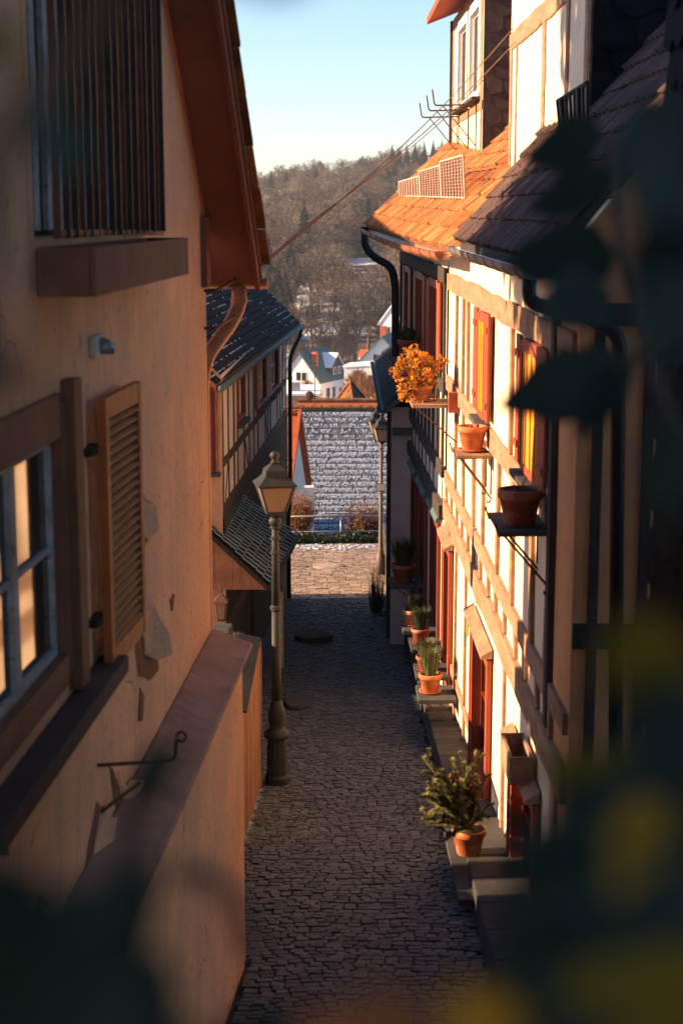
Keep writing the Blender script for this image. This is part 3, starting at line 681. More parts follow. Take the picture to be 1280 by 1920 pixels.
# end wall facing the viewer, with its gable
X0 = PF.X(FY0)
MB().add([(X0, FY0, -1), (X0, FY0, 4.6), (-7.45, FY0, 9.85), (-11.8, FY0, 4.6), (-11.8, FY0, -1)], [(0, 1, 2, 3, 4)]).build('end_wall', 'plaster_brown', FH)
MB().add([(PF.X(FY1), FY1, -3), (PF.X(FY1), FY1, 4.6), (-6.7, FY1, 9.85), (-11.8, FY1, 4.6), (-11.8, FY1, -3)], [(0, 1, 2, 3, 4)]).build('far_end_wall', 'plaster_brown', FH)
we = MB(); we.box(-2.46, -2.40, FY0 - .07, FY0 - .002, 3.05, 4.42); we.box(-2.03, -1.98, FY0 - .07, FY0 - .002, 3.05, 4.42); we.box(-2.40, -2.03, FY0 - .07, FY0 - .002, 4.36, 4.42); we = we.build('window', 'timber_brown', FH)
MB().box(-2.395, -2.035, FY0 - .03, FY0 - .004, 3.06, 4.355).build('closed_shutter', 'paint_red_dark', we)
MB().box(-2.5, -1.95, FY0 - .16, FY0 - .002, 2.98, 3.045).build('sill', 'stone', we)
# timbers
T = 'timber_dark'
for (z, wd) in ((4.42, .16), (3.16, .15), (2.38, .22)): timber(FH, PF, (FY0 + .02, z), (FY1, z - .0), wd, .02, T, 'timber_rail')
for y_ in (25.68, 26.5, 27.3, 27.9, 29.0, 29.9, 30.8, 31.6, 33.2, 33.8, 34.4, 36.2, 36.9, 37.7, 38.7):
    timber(FH, PF, (y_, 2.5), (y_ + rnd(-.06, .06), 4.36), rnd(.09, .13), .014, T, 'timber_post')
for a, b in (((26.0, 2.5), (26.4, 3.1)), ((29.7, 2.5), (29.1, 3.1)), ((33.7, 2.5), (33.2, 3.1)), ((37.2, 2.5), (38.3, 4.3))): timber(FH, PF, a, b, .10, .011, T, 'timber_brace')
for (a, b, c, d) in fwin:
    window(FH, PF, a, b, c, d, frame='paint_red_dark', sash='paint_white', fw=.08, nf=.04, cols=2, rows=2, rec=.08, sill=.12)
    if b < 30: continue
    MB().pbox(PF, a - .55, a - .02, .02, .05, c, d - .02).build('shutter', 'paint_red_dark', FH, bevel=.004)
    MB().pbox(PF, b + .02, b + .50, .02, .05, c, d - .02).build('shutter', 'paint_red_dark', FH, bevel=.004)
# roof with snow caught on the slates
e0, e1 = at(405, 722, 25.1), at(562, 605, 39.3); e0.z = e1.z = 4.50
Uf = (e1 - e0).normalized(); Vf = Vector((-math.cos(R(44.5)), 0, math.sin(R(44.5)))); Lf = (e1 - e0).length
rid = 7.8
mb = MB(); d_ = Vector((0, 0, -.09)); c4 = [e0, e1, e1 + Vf * rid, e0 + Vf * rid]
mb.box8([p + d_ for p in c4] + c4); froof = mb.build('roof', 'timber_brown', FH)
far = [e0 + Vf * rid, e1 + Vf * rid, e1 + Vf * rid + Vector((-5.4, 0, -5.4)), e0 + Vf * rid + Vector((-5.4, 0, -5.4))]
MB().box8([p + d_ for p in far] + far).build('rear_slope', 'slate', froof)
nu, nv = int(Lf / .19), int(rid / .15)
tile_roof(froof, e0, Uf, Vf, nu, nv, .19, .15, 'biber', 'slate', 300, 'roof_slate', over=1.6)
mb = MB(); Nf = Uf.cross(Vf); Nf = Nf if Nf.z > 0 else -Nf
for k in range(1700):
    j = int(rnd(0, 1) ** 1.2 * 26); a = rnd(0, 1); b = j * .15
    if math.sin(a * 23 + j * .55) + math.sin(a * 9 - j * .3) + rnd(-.9, .9) < .45 and not (a < .10 and j < 3): continue
    p = e0 + Uf * (a * Lf) + Vf * (b + .145) + Nf * .038; l, h = rnd(.05, .15), rnd(.012, .035)
    mb.bar(p - Uf * l * .5, p + Uf * l * .5, h, .014, up=Nf)
stuff(mb.build('snow_streaks', 'snow_thin', froof))
gut = MB(); go = Vector((.07, 0, -.06)); gut.tube([e0 + go + Uf * .0, e1 + go], .055, 10); gut.build('gutter', 'slate_green', FH, smooth=True)
m = MB(); p0 = e1 + go + Uf * -.45
arch_tube(m, [p0 + Vector((0, 0, -.03)), p0 + Vector((-.02, 0, -.20)), Vector((PF.X(38.6) + .12, 38.55, 3.75)), Vector((PF.X(38.6) + .11, 38.55, .2)), Vector((PF.X(38.6) + .07, 38.4, -.1)), Vector((PF.X(38.6) + .07, 38.4, -2.2))], .05, 10); m.build('downpipe', 'metal_dark', FH, smooth=True)
for z_ in (3.2, 1.2): MB().lathe([(.066, 0), (.066, .04)], PF.X(38.6) + .115, 38.55, z_, 10).build('pipe_collar', 'metal_dark', FH)
# entrance canopy below: corrugated courses on a boarded frame
CP = thing('entrance_canopy', 'small green grey tiled canopy roof over the left entrance', 'canopy', (-1.5, 26.5, -.9))
TL, TR, BR, BL = at(432, 914, 28.6), at(556, 1000, 28.6), at(502, 1096, 25.2), at(386, 990, 25.2)
ncourse = 9
for k in range(ncourse):
    mb = MB(); rows = 17; t0, t1 = k / ncourse, (k + 1.12) / ncourse; jj = rnd(-.05, .05)
    v = []; wob = [rnd(-.006, .006) for _ in range(rows * 2 + 1)]
    Nn = (TR - TL).cross(BL - TL); Nn = (Nn if Nn.z > 0 else -Nn).normalized()
    for q in range(rows):
        for (s_, hh_) in ((q / rows, .012), ((q + .74) / rows, .03)):
            for (t, l_) in ((t0, .0), ((t0 + t1) / 2, .006), (t1, .02)):
                a = TL.lerp(TR, t); b = BL.lerp(BR, t); p = a.lerp(b, s_) + Nn * (hh_ + l_ + wob[q] + .008 * math.sin(k * 1.7 + q * .6))
                v.append(p)
    n3 = 3
    f = [(q * n3 + c_, q * n3 + c_ + 1, (q + 1) * n3 + c_ + 1, (q + 1) * n3 + c_) for q in range(0, rows * 2, 2) for c_ in range(2)]
    mb.add(v, f); mb.build('tile_course', 'tile_teal', CP)
MB().box8([p - Vector((0, 0, .10)) for p in (TL, TR, BR, BL)] + [p - Vector((0, 0, .03)) for p in (TL, TR, BR, BL)]).build('roof_deck', 'interior_dark', CP)
zb_ = at(450, 1106, 25.2)[2]
nb = 7
for k in range(nb):
    a, b = BL.lerp(BR, k / nb), BL.lerp(BR, (k + .97) / nb); o_ = Vector((0, .05, 0))
    MB().box8([Vector((a.x, a.y + .02, zb_)), Vector((b.x, b.y + .02, zb_)), Vector((b.x, b.y + .045, zb_)), Vector((a.x, a.y + .045, zb_)),
               Vector((a.x, a.y + .02, a.z - .11)), Vector((b.x, b.y + .02, b.z - .11)), Vector((b.x, b.y + .045, b.z - .11)), Vector((a.x, a.y + .045, a.z - .11))]).build('fascia_board', 'timber_brown', CP)
MB().bar(BR + Vector((.03, 0, -.05)), TR + Vector((.03, 0, -.05)), .05, .1).build('eave_board', 'metal_dark', CP)
ps = at(527, 1110, 28.2); MB().bar((ps.x, ps.y, ps.z), (ps.x, ps.y, lane_z(28.2)), .075, .075).build('post', 'paint_white_worn', CP)
MB().bar(at(470, 1090, 25.9), at(428, 1165, 25.9), .10, .10).build('strut', 'timber_dark', CP)
HL = thing('hanging_lantern', 'rusty hanging lantern under the entrance canopy at the house corner', 'lantern', tuple(at(415, 1130, 24.9)))
c = at(415, 1160, 24.9)
MB().lathe([(.075, 0), (.115, .28)], c.x, c.y, c.z, 4, .78).build('lantern_glass', 'lamp_glass', HL)
for i in range(4):
    t = .78 + i * math.pi / 2; MB().bar((c.x + .08 * math.cos(t), c.y + .08 * math.sin(t), c.z), (c.x + .12 * math.cos(t), c.y + .12 * math.sin(t), c.z + .28), .016, .016).build('frame_bar', 'rod_rust', HL)
MB().lathe([(.17, .28), (.15, .31), (.05, .39), (.02, .42)], c.x, c.y, c.z, 4, .78).build('lantern_cap', 'rod_rust', HL)
MB().lathe([(.09, -.03), (.09, 0)], c.x, c.y, c.z, 4, .78).build('lantern_foot', 'rod_rust', HL)
m = MB(); m.tube([(c.x, c.y, c.z + .4), (c.x, c.y, c.z + .55)], .012, 6); m.build('hanger', 'rod_rust', HL)

# ------------------------------------------------------------------ right: near half-timbered house
BH = thing('timbered_house', 'sunlit cream half-timbered house with red frames on the right', 'house', (3, 17, .2))
BY0, BY1 = 12.05, 24.2
bw = [(13.66, 14.88, 4.85, 6.02), (18.22, 19.02, 4.85, 6.02)]
bd = [(17.55, 19.35, .42, 2.2), (13.6, 15.2, .7, 2.0), (22.9, 24.0, .15, 2.3)]
MB().add([PB.P(BY0, 0, lane_z(12) - .5), PB.P(13.0, 0, lane_z(12) - .5), PB.P(13.0, 0, 6.62), PB.P(BY0, 0, 6.62)], [(0, 1, 2, 3)]).build('corner_wall', 'plaster_bounce_orange', BH)  # same house wall in shade; bounce glow painted in, as on the end wall
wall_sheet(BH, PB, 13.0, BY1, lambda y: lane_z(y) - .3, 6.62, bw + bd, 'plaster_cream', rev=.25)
MB().add([PB.P(BY0, 0, lane_z(12) - .5), PB.P(BY0, 0, 7.02), (3.58, BY0, 9.26), (6, BY0, 9.26), (6, BY0, lane_z(12) - .5)], [(0, 1, 2, 3, 4)]).build('end_wall', 'plaster_bounce_orange', BH)
for xx in (1.90, 2.28, 2.62): MB().box(xx, xx + .08, BY0 - .025, BY0 + .02, .8, 6.9 if xx > 2 else 6.5).build('timber_post', 'timber_dark', BH, bevel=.006)
MB().box(1.79, 2.27, BY0 - .03, BY0 + .02, 3.85, 4.05).build('timber_rail', 'timber_dark', BH); MB().box(2.37, 2.61, BY0 - .03, BY0 + .02, 3.85, 4.05).build('timber_rail', 'timber_dark', BH)
MB().box(1.97, 3.0, BY0 - .032, BY0 + .02, 6.35, 6.52).build('timber_rail', 'timber_dark', BH)
# rails and posts
timber(BH, PB, (BY0 + .1, 6.17), (BY1, 6.17), 0.25, .038, name='timber_rail')
for a, b in ((13.0, 13.62), (14.92, 18.18), (19.06, 24.15)): timber(BH, PB, (a, 4.66), (b, 4.66), .24, .038, name='timber_rail')
timber(BH, PB, (13.66, 4.74), (14.88, 4.74), .20, .040, name='timber_rail'); timber(BH, PB, (18.2, 4.74), (19.04, 4.74), .20, .040, name='timber_rail')
timber(BH, PB, (12.1, 3.21), (BY1, 3.21), .20, .045, name='timber_rail')
timber(BH, PB, (12.1, 2.70), (BY1, 2.70), .30, .06, name='jetty_beam')
for y_ in (22.62, 21.5, 20.75, 16.04): timber(BH, PB, (y_, 4.78), (y_ + rnd(-.10, .10), 6.06), rnd(.13, .17), .042)
for y_ in (22.5, 21.2, 19.75, 18.6, 17.05, 15.7, 14.2, 13.25): timber(BH, PB, (y_, 3.30), (y_ + rnd(-.12, .12), 4.55), rnd(.14, .19), .042)
y_ = 12.9
while y_ < 24: timber(BH, PB, (y_, 2.85), (y_ + .05, 3.12), .13, .04, name='timber_stud'); y_ += rnd(.75, .95)
timber(BH, PB, (13.04, 2.9), (13.04, 6.5), .17, .06, 'timber_dark')
timber(BH, PB, (23.4, .55), (19.5, .62), .14, .035, name='timber_brace')
for y_, zt in ((22.2, 2.5), (20.7, 2.5), (16.2, 2.5), (12.6, 2.5)): timber(BH, PB, (y_, lane_z(y_) + .3), (y_ + rnd(-.05, .05), zt), .12, .035)
# upper windows: yellow curtains between red shutters
for (a, b, c, d) in bw:
    w = window(BH, PB, a, b, c, d, frame='paint_red', sash='paint_red', fw=.09, nf=.08, cols=2, rows=1, rec=.06, sill=.16)
    nsl = 7
    for k in range(nsl):
        y0 = a + .05 + (b - a - .10) * k / nsl; y1 = a + .05 + (b - a - .10) * (k + .86) / nsl
        MB().pbox(PB, y0, y1, .03 + .006 * (k % 2), .07 + .012 * (k % 2), c + .06, d - .08).build('shutter_board', 'curtain_yellow', w, bevel=.006)
for (a, b) in ((17.80, 18.17), (19.07, 19.50), (14.93, 15.22), (13.22, 13.61)):
    s_ = MB().pbox(PB, a, b, .055, .085, 4.86, 6.06).build('shutter', 'paint_red', BH, bevel=.005)
    for z_ in (5.0, 5.85): MB().pbox(PB, a + .04, b - .04, .086, .10, z_, z_ + .07).build('shutter_batten', 'paint_red', s_)
# ground floor openings with hoods
for (a, b, c, d), kind in zip(bd, (1, 0, 1)):
    w = window(BH, PB, a, b, c, d, frame='paint_red', sash='paint_red_dark', fw=.14, nf=.06, cols=2, rows=2, rec=.10, name='shop_window' if kind else 'window')
    MB().pbox(PB, a - .16, a - .02, .02, .075, c - .1, d + .02).build('door_post', 'paint_red', BH, bevel=.006)
    MB().pbox(PB, b + .02, b + .14, .02, .075, c - .1, d + .02).build('door_post', 'paint_red', BH, bevel=.006)
    MB().box8([PB.P(a - .2, .02, d + .05), PB.P(b + .2, .02, d + .05), PB.P(b + .2, .15, d + .04), PB.P(a - .2, .15, d + .04), PB.P(a - .2, .02, d + .16), PB.P(b + .2, .02, d + .16), PB.P(b + .2, .15, d + .08), PB.P(a - .2, .15, d + .08)]).build('hood', 'timber_tan', BH, bevel=.006)
MB().pbox(PB, 20.36, 20.48, .0, .02, 1.70, 1.95).build('name_plate', 'curtain_yellow', BH)
bx_ = thing('letter_box', 'open topped grey wooden box on the sunlit wall beside the lower window', 'box', tuple(PB.P(14.2, .15, 2.05)))
q0, q1 = 13.75, 14.45
for (ya, yb, n0, n1) in ((q0, q0 + .03, .03, .25), (q1 - .03, q1, .03, .25), (q0 + .03, q1 - .03, .22, .25), (q0 + .03, q1 - .03, .03, .055)): MB().pbox(PB, ya, yb, n0, n1, 2.10, 2.36).build('side_board', 'timber_tan', bx_, bevel=.003)
MB().pbox(PB, q0 + .03, q1 - .03, .056, .219, 2.10, 2.13).build('bottom_board', 'timber_tan', bx_)
# plinth ledge along the foot of the wall
mb = MB(); yl = [10 + i * .75 for i in range(29)]
for a, b in zip(yl, yl[1:]):
    x0 = 1.24; mb.box8([(x0, a, lane_z(a) - .3), (x0, b - .01, lane_z(b) - .3), (2.0, b - .01, lane_z(b) - .3), (2.0, a, lane_z(a) - .3), (x0 + .015, a, lane_z(a) + .30), (x0 + .015, b - .01, lane_z(b) + .30), (2.0, b - .01, lane_z(b) + .32), (2.0, a, lane_z(a) + .32)])
    mb.build('plinth_stone', 'stone_base', BH, bevel=.015); mb = MB()
# roof of the near house
def slab_roof(parent, c4, th, name, mat):
    d = Vector((0, 0, -th)); return MB().box8([p + d for p in c4] + list(c4)).build(name, mat, parent)
pb_ = R(51); Vb = Vector((math.cos(pb_), 0, math.sin(pb_)))
f0, f1 = Vector((1.47, 11.8, 6.82)), Vector((1.40, 19.2, 6.82)); Ub = (f1 - f0).normalized(); Lb = (f1 - f0).length
broof = slab_roof(BH, [f0, f1, f1 + Vb * 3.4, f0 + Vb * 3.4], .10, 'roof', 'timber_dark')
tile_roof(broof, f0, Ub, Vb, int(Lb / .2), 11, .2, .30, 'pan', 'tile_dark', 300, 'roof_tile', stagger=False)
for k, t in enumerate((0, 1.15, 2.3)):
    a = f1 + Vb * t + Ub * .02 + Vector((0, 0, .10)); b = f1 + Vb * (t + 1.12) + Ub * .02 + Vector((0, 0, .10))
    MB().bar(a, b, .20, .03, up=(-Vb.z, 0, Vb.x)).build('verge_flashing', 'metal_grey', broof)
def half_gutter(parent, p, q, r, mat, name='gutter', sag=0., seams=0):
    p, q = Vector(p), Vector(q); d = (q - p).normalized(); sd = d.cross(Vector((0, 0, 1))).normalized(); n = 10; k = 14; v = []
    for i in range(k + 1):
        t = i / k; c = p.lerp(q, t) - Vector((0, 0, sag * math.sin(math.pi * t) + (rnd(-.006, .006) if sag else 0)))
        for rr in (r, r * .88):
            for j in range(n + 1):
                a = math.pi * j / n; v.append(c + sd * rr * math.cos(a) - Vector((0, 0, rr * 1.05 * math.sin(a))))
    w = 2 * (n + 1); f = []
    for i in range(k):
        for j in range(n):
            f.append((i * w + j, i * w + j + 1, (i + 1) * w + j + 1, (i + 1) * w + j)); o = n + 1
            f.append((i * w + o + j, (i + 1) * w + o + j, (i + 1) * w + o + j + 1, i * w + o + j + 1))
        for e in (0, n): f.append((i * w + e, (i + 1) * w + e, (i + 1) * w + n + 1 + e, i * w + n + 1 + e))
    for i in (0, k): f.append(tuple(i * w + j for j in range(n + 1)))
    g = MB().add(v, f).build(name, mat, parent, smooth=True)
    for s_ in range(seams):
        t = (s_ + .5) / seams; c = p.lerp(q, t) - Vector((0, 0, sag * math.sin(math.pi * t))); pts = [c + sd * r * 1.05 * math.cos(math.pi * j / n) - Vector((0, 0, r * 1.10 * math.sin(math.pi * j / n))) for j in range(n + 1)]
        m = MB(); m.tube(pts, .011, 6); m.build('gutter_strap', mat, g)
    return g
half_gutter(BH, f0 + Vector((-.07, .05, -.03)), f1 + Vector((-.07, 0, -.03)), .09, 'metal_grey', seams=9)
m = MB(); arch_tube(m, [f0 + Vector((-.07, .25, -.1)), f0 + Vector((-.07, .25, -.30)), at(1090, 590, 11.85), at(1162, 625, 11.8), at(1158, 700, 11.8), at(1150, 1700, 11.8)], .055, 12); m.build('downpipe', 'metal_dark', BH, smooth=True)
# tall upper storey of the near house
UX, UY0, UY1, UZ0, UZ1 = 2.36, 15.8, 22.7, 7.4, 12.5
PU = Plane(UX, UY0, -.006, -1)
wall_sheet(BH, PU, UY0, UY1, UZ0, UZ1, [(17.5, 19.0, 9.9, 11.2)], 'plaster_cream', name='upper_wall')
MB().add([(UX, UY1, UZ0), (8, UY1, UZ0), (8, UY1, UZ1), (UX - .04, UY1, UZ1)], [(0, 1, 2, 3)]).build('upper_far_wall', 'plaster_cream', BH)
MB().box(UX - .45, 8, UY0 - .4, UY1 + .4, UZ1 - .05, UZ1 + .25).build('upper_roof', 'tile_dark', BH)
for y_, wd in ((22.55, .22), (21.9, .10), (19.1, .26), (17.2, .16), (15.92, .2)): timber(BH, PU, (y_, 7.6), (y_, 9.35), wd, .02)
timber(BH, PU, (UY0, 9.45), (UY1, 9.45), .24, .024, name='timber_rail')
MB().pbox(PU, 17.4, 19.1, -.05, .03, 9.6, 11.1).build('upper_shutter', 'paint_red', BH)
su = MB().box(UX + .03, 8, UY0 - .02, UY0 + .05, UZ0, UZ1).build('slate_wall', 'slate', BH)
sv = tile_variants('biber', .42, .40)
k = 0
for j in range(13):
    for i in range(9):
        if k >= 300: break
        x = UX + .22 + (i + (.5 if j % 2 else 0)) * .42; z = UZ0 + .1 + j * .30; p = Vector((x, UY0 - .03, z))
        if not seen(p, 60): continue
        v, f = random.choice(sv); M4 = Matrix.Translation(p) @ Matrix(((1, 0, 0), (0, 0, -1), (0, 1, 0))).to_4x4() @ Matrix.Rotation(R(rnd(-1, 1)), 4, 'Z')
        MB().merge(v, f, M4).build('wall_slate', 'slate', su); k += 1
# small railing on the near roof
RG = thing('roof_railing', 'short dark metal roof railing before the sunlit upper wall', 'railing', (2.1, 15.2, 7.7))
ra, rb = at(1052, 268, 15.2), at(1100, 245, 14.6); ta, tb = at(1044, 190, 15.2), at(1100, 155, 14.6)
for (a, b) in ((ra, rb), (ta, tb)): m = MB(); m.tube([a, b], .022, 6); m.build('rail', 'metal_dark', RG)
for k in range(8):
    t = k / 7; m = MB(); m.tube([ra.lerp(rb, t), ta.lerp(tb, t)], .016 if k not in (1, 5) else .03, 6); m.build('baluster', 'metal_dark', RG)
# ------------------------------------------------------------------ right: far half-timbered house
AH = thing('timbered_house', 'shaded half-timbered house under an orange pantile roof on the right', 'house', (3, 29, -1.2))
AY0, AY1 = 24.25, 34.6
aw = [(25.1, 26.6, 4.75, 6.1), (28.0, 29.6, 4.75, 6.1), (31.4, 32.6, 4.75, 6.1)]
ad = [(24.8, 26.2, -.1, 2.35), (27.3, 28.6, -.4, 2.3), (29.5, 30.6, -.6, 2.3)]
wall_sheet(AH, PA, AY0, AY1, lambda y: lane_z(y) - .3, 6.7, aw + ad, 'plaster_cream', rev=.25)
for z, wd, n in ((6.25, .22, .052), (4.55, .2, .052), (3.25, .2, .06), (2.62, .24, .09)): timber(AH, PA, (AY0, z), (AY1, z), wd, n, T, 'timber_rail')
for y_ in (24.4, 25.0, 26.7, 27.3, 27.9, 29.7, 30.4, 31.3, 32.7, 33.5, 34.5): timber(AH, PA, (y_, 4.6), (y_, 6.2), .15, .042, T)
for y_ in (24.5, 25.3, 26.2, 27.0, 27.8, 28.6, 29.4, 30.3, 31.2, 32.1, 33.2): timber(AH, PA, (y_, 3.3), (y_ + rnd(-.05, .05), 4.5), .11, .042, T)
y_ = 24.6
while y_ < 34: timber(AH, PA, (y_, 2.72), (y_, 3.16), .10, .012, T, 'timber_stud'); y_ += .8
for (a, b, c, d) in aw:
    window(AH, PA, a, b, c, d, frame='paint_red', sash='paint_white_worn', fw=.10, nf=.08, cols=2, rows=2, rec=.08, sill=.14)
    for (s0, s1) in ((a - .5, a - .06), (b + .06, b + .5)): MB().pbox(PA, s0, s1, .055, .085, c, d).build('shutter', 'paint_red', AH, bevel=.005)
for (a, b, c, d) in ad:
    window(AH, PA, a, b, c, d, frame='paint_red_dark', sash='paint_red_dark', fw=.13, nf=.06, cols=2, rows=2, rec=.10)
    MB().box8([PA.P(a - .25, .02, d + .08), PA.P(b + .25, .02, d + .08), PA.P(b + .25, .12, d + .05), PA.P(a - .25, .12, d + .05), PA.P(a - .25, .02, d + .24), PA.P(b + .25, .02, d + .24), PA.P(b + .25, .12, d + .09), PA.P(a - .25, .12, d + .09)]).build('hood', 'slate_green', AH, bevel=.006)
MB().add([PA.P(AY1, 0, -2), PA.P(AY1, 0, 6.7), (2.6, AY1, 8.6), (6, AY1, 8.6), (6, AY1, -2)], [(0, 1, 2, 3, 4)]).build('far_end_wall', 'plaster_cream', AH)
# orange roof
h0, h1 = Vector((1.50, 19.4, 6.72)), at(692, 416, 34.8); h1.z = 6.90
pa_ = R(44); Ua = (h1 - h0).normalized(); Va = Vector((math.cos(pa_), 0, math.sin(pa_))); La = (h1 - h0).length
aroof = slab_roof(AH, [h0, h1, h1 + Va * 5.6, h0 + Va * 5.6], .10, 'roof', 'timber_brown')
def dormer_gap(a, b): return not (b > 2.55 and a > 4.6)
tile_roof(aroof, h0 - Va * .06, Ua, Va, int(La / .21), 17, .21, .31, 'pan', 'tile_orange', 300, 'roof_tile', stagger=False, jit=1.1, sag=.05)
half_gutter(AH, h0.lerp(h1, .095) + Vector((-.10, .0, -.05)), h1 + Vector((-.10, 0, -.05)), .12, 'gutter_copper', sag=.06, seams=11)
m = MB(); arch_tube(m, [at(683, 425, 34.6), at(684, 462, 34.6), at(700, 482, 34.5), at(735, 500, 34.3), at(741, 540, 34.2), at(741, 760, 34.0), at(742, 1290, 33.2)], .085, 12); m.build('downpipe', 'metal_dark', AH, smooth=True)
# snow guard screens standing on the orange roof
GD = []
def roofA(y, b): t = (y - h0.y) / (h1.y - h0.y); return h0.lerp(h1, t) + Va * b
segs = [(23.6, 26.4, .60, .56, 'nearest tall'), (26.45, 29.6, .50, .44, 'middle'), (29.65, 33.6, .36, .28, 'farthest low')]
for (ya, yb, ha, hb, wd) in segs:
    g = thing('roof_guard_screen', f'{wd} wire mesh guard panel standing on the orange roof', 'roof guard', tuple(roofA(ya, .7)), 'mesh guard panels on the orange roof')
    a0, b0 = roofA(ya, .74) + Vector((0, 0, .10)), roofA(yb, .74) + Vector((0, 0, .10)); tilt = Vector((-.06, 0, 1))
    a1, b1 = a0 + tilt * ha, b0 + tilt * hb
    for p, q in ((a0, b0), (a1, b1), (a0, a1), (b0, b1)): m = MB(); m.tube([p, q], .016, 6); m.build('frame_bar', 'mesh_pink', g)
    n = 8
    for k in range(n):
        t = (k + .3) / n; m = MB(); m.tube([a0.lerp(b0, t) - Vector((0, 0, .12)), a1.lerp(b1, t)], .016, 6); m.build('post', 'rod_rust', g)
    m = MB(); nw = int((b0 - a0).length / .022)
    for k in range(nw): t = k / nw; m.bar(a0.lerp(b0, t), a1.lerp(b1, t), .006, .006)
    for k in range(12): t = k / 12; m.bar(a0.lerp(a1, t), b0.lerp(b1, t), .006, .006)
    stuff(m.build('wire_mesh', 'mesh_pink', g))
# dormer storey on the orange roof
DX, DY0, DY1, DZ0, DZ1 = 2.36, 27.6, 33.9, 7.9, 11.0
PD = Plane(DX, DY0, -.012, -1)
dw = [(28.0, 29.9, 9.15, 10.75), (30.4, 32.4, 9.15, 10.75)]
wall_sheet(AH, PD, DY0, DY1, DZ0, DZ1, dw, 'plaster_cream', name='dormer_wall')
for (a, b, c, d) in dw: window(AH, PD, a, b, c, d, frame='paint_white', sash='paint_white', fw=.14, nf=.04, cols=2, rows=1, rec=.08, sill=.16)
for y_ in (27.75, 30.15, 32.7, 33.8): timber(AH, PD, (y_, 8.0), (y_, 11), .16, .018)
timber(AH, PD, (DY0, 8.95), (DY1, 8.95), .14, .02, name='timber_rail'); timber(AH, PD, (DY0, 10.9), (DY1, 10.9), .2, .02, name='timber_rail')
MB().pbox(PD, 33.9, 34.05, -.3, .06, 7.6, 11).build('dormer_corner', 'timber_dark', AH)
ck = MB().box(DX + .01, 6, DY0 - .05, DY0, 7.4, 11.4).build('dormer_cheek', 'slate_brown', AH)
sv2 = tile_variants('biber', .30, .34)
for j in range(14):
    for i in range(7):
        p = Vector((DX + .16 + (i + (.5 if j % 2 else 0)) * .30, DY0 - .055, 7.6 + j * .25)); v, f = random.choice(sv2)
        if p.z < 6.9 + (p.x - 1.1) * .96 - .2: continue
        MB().merge(v, f, Matrix.Translation(p) @ Matrix(((1, 0, 0), (0, 0, -1), (0, 1, 0))).to_4x4()).build('wall_slate', 'slate_brown', ck)
MB().box8([PD.P(DY0 - .2, 0, 8.02), PD.P(DY1, 0, 8.02), PD.P(DY1, .34, 7.86), PD.P(DY0 - .2, .30, 7.82), PD.P(DY0 - .2, 0, 8.16), PD.P(DY1, 0, 8.16), PD.P(DY1, .34, 7.92), PD.P(DY0 - .2, .30, 7.88)]).build('apron_flashing', 'metal_grey', AH)
MB().box8([(DX - .55, DY0 - .3, 10.98), (DX - .6, DY1 + .5, 10.98), (6, DY1 + .5, 12.6), (6, DY0 - .3, 12.6), (DX - .55, DY0 - .3, 11.12), (DX - .6, DY1 + .5, 11.12), (6, DY1 + .5, 12.8), (6, DY0 - .3, 12.8)]).build('dormer_roof', 'tile_red', AH)
# empty flower box brackets below the dormer windows
for k, (y_, lab) in enumerate(((28.4, 'nearer'), (29.9, 'middle'), (32.0, 'farther'))):
    b_ = thing('iron_bracket', f'{lab} wrought iron flower box bracket under the dormer windows', 'bracket', tuple(PD.P(y_, .02, 8.8)), 'iron brackets on the dormer')
    ln = .75
    m = MB(); arch_tube(m, [PD.P(y_, .02, 9.0), PD.P(y_, ln, 8.98), PD.P(y_, ln + .04, 9.25)], .014, 6); m.build('arm', 'rod_rust', b_)
    m = MB(); m.tube([PD.P(y_, .03, 8.3), PD.P(y_, ln * .8, 8.97)], .010, 6); m.build('brace', 'rod_rust', b_)
    m = MB(); m.tube([PD.P(y_, .03, 8.2), PD.P(y_, .03, 9.02)], .012, 6); m.build('wall_bar', 'rod_rust', b_)
# ------------------------------------------------------------------ lower plastered house past the far end
CH = thing('plastered_house', 'low blue grey plastered house with dark eave past the black downpipe', 'house', (2, 35, -2))
CY0, CY1, CX = 31.3, 40.2, .98
mb = MB(); mb.box8([(CX, CY0, -4), (5, CY0, -4), (5, CY1, -4), (1.18, CY1, -4), (CX, CY0, 3.4), (5, CY0, 3.4), (5, CY1, 3.4), (1.18, CY1, 3.4)]); mb.build('wall', 'plaster_grey', CH)
c4 = [Vector((.84, CY0 - .25, 3.42)), Vector((.84, CY1 + .2, 3.5)), Vector((2.6, CY1 + .2, 5.0)), Vector((2.6, CY0 - .25, 4.95))]
croof = slab_roof(CH, c4, .14, 'roof', 'slate_green')
tile_roof(croof, c4[0] + Vector((0, 0, .01)), c4[1] - c4[0], c4[3] - c4[0], 46, 9, .2, .24, 'flat', 'slate', 120, 'roof_slate')
half_gutter(CH, c4[0] + Vector((-.05, 0, -.04)), c4[1] + Vector((-.05, 0, -.04)), .07, 'slate_green')
MB().box(.995, 1.42, CY0 - .12, CY0 - .005, 2.86, 3.0).build('hood', 'slate_green', CH)
for (a, b) in ((33.4, 34.2), (36.2, 37.2)):
    wq = MB(); cx_ = CX + .0225 * (a - CY0); wq.box(cx_ - .05, cx_ + .02, a, b, 0, 1.6); wq = wq.build('window', 'timber_dark', CH); MB().box(cx_ - .055, cx_ - .051, a + .08, b - .08, .1, 1.5).build('pane', 'glass_dark', wq)
MB().box(.90, 1.0, 31.32, 31.5, -1.3, 3.3).build('corner_post', 'timber_dark', CH)
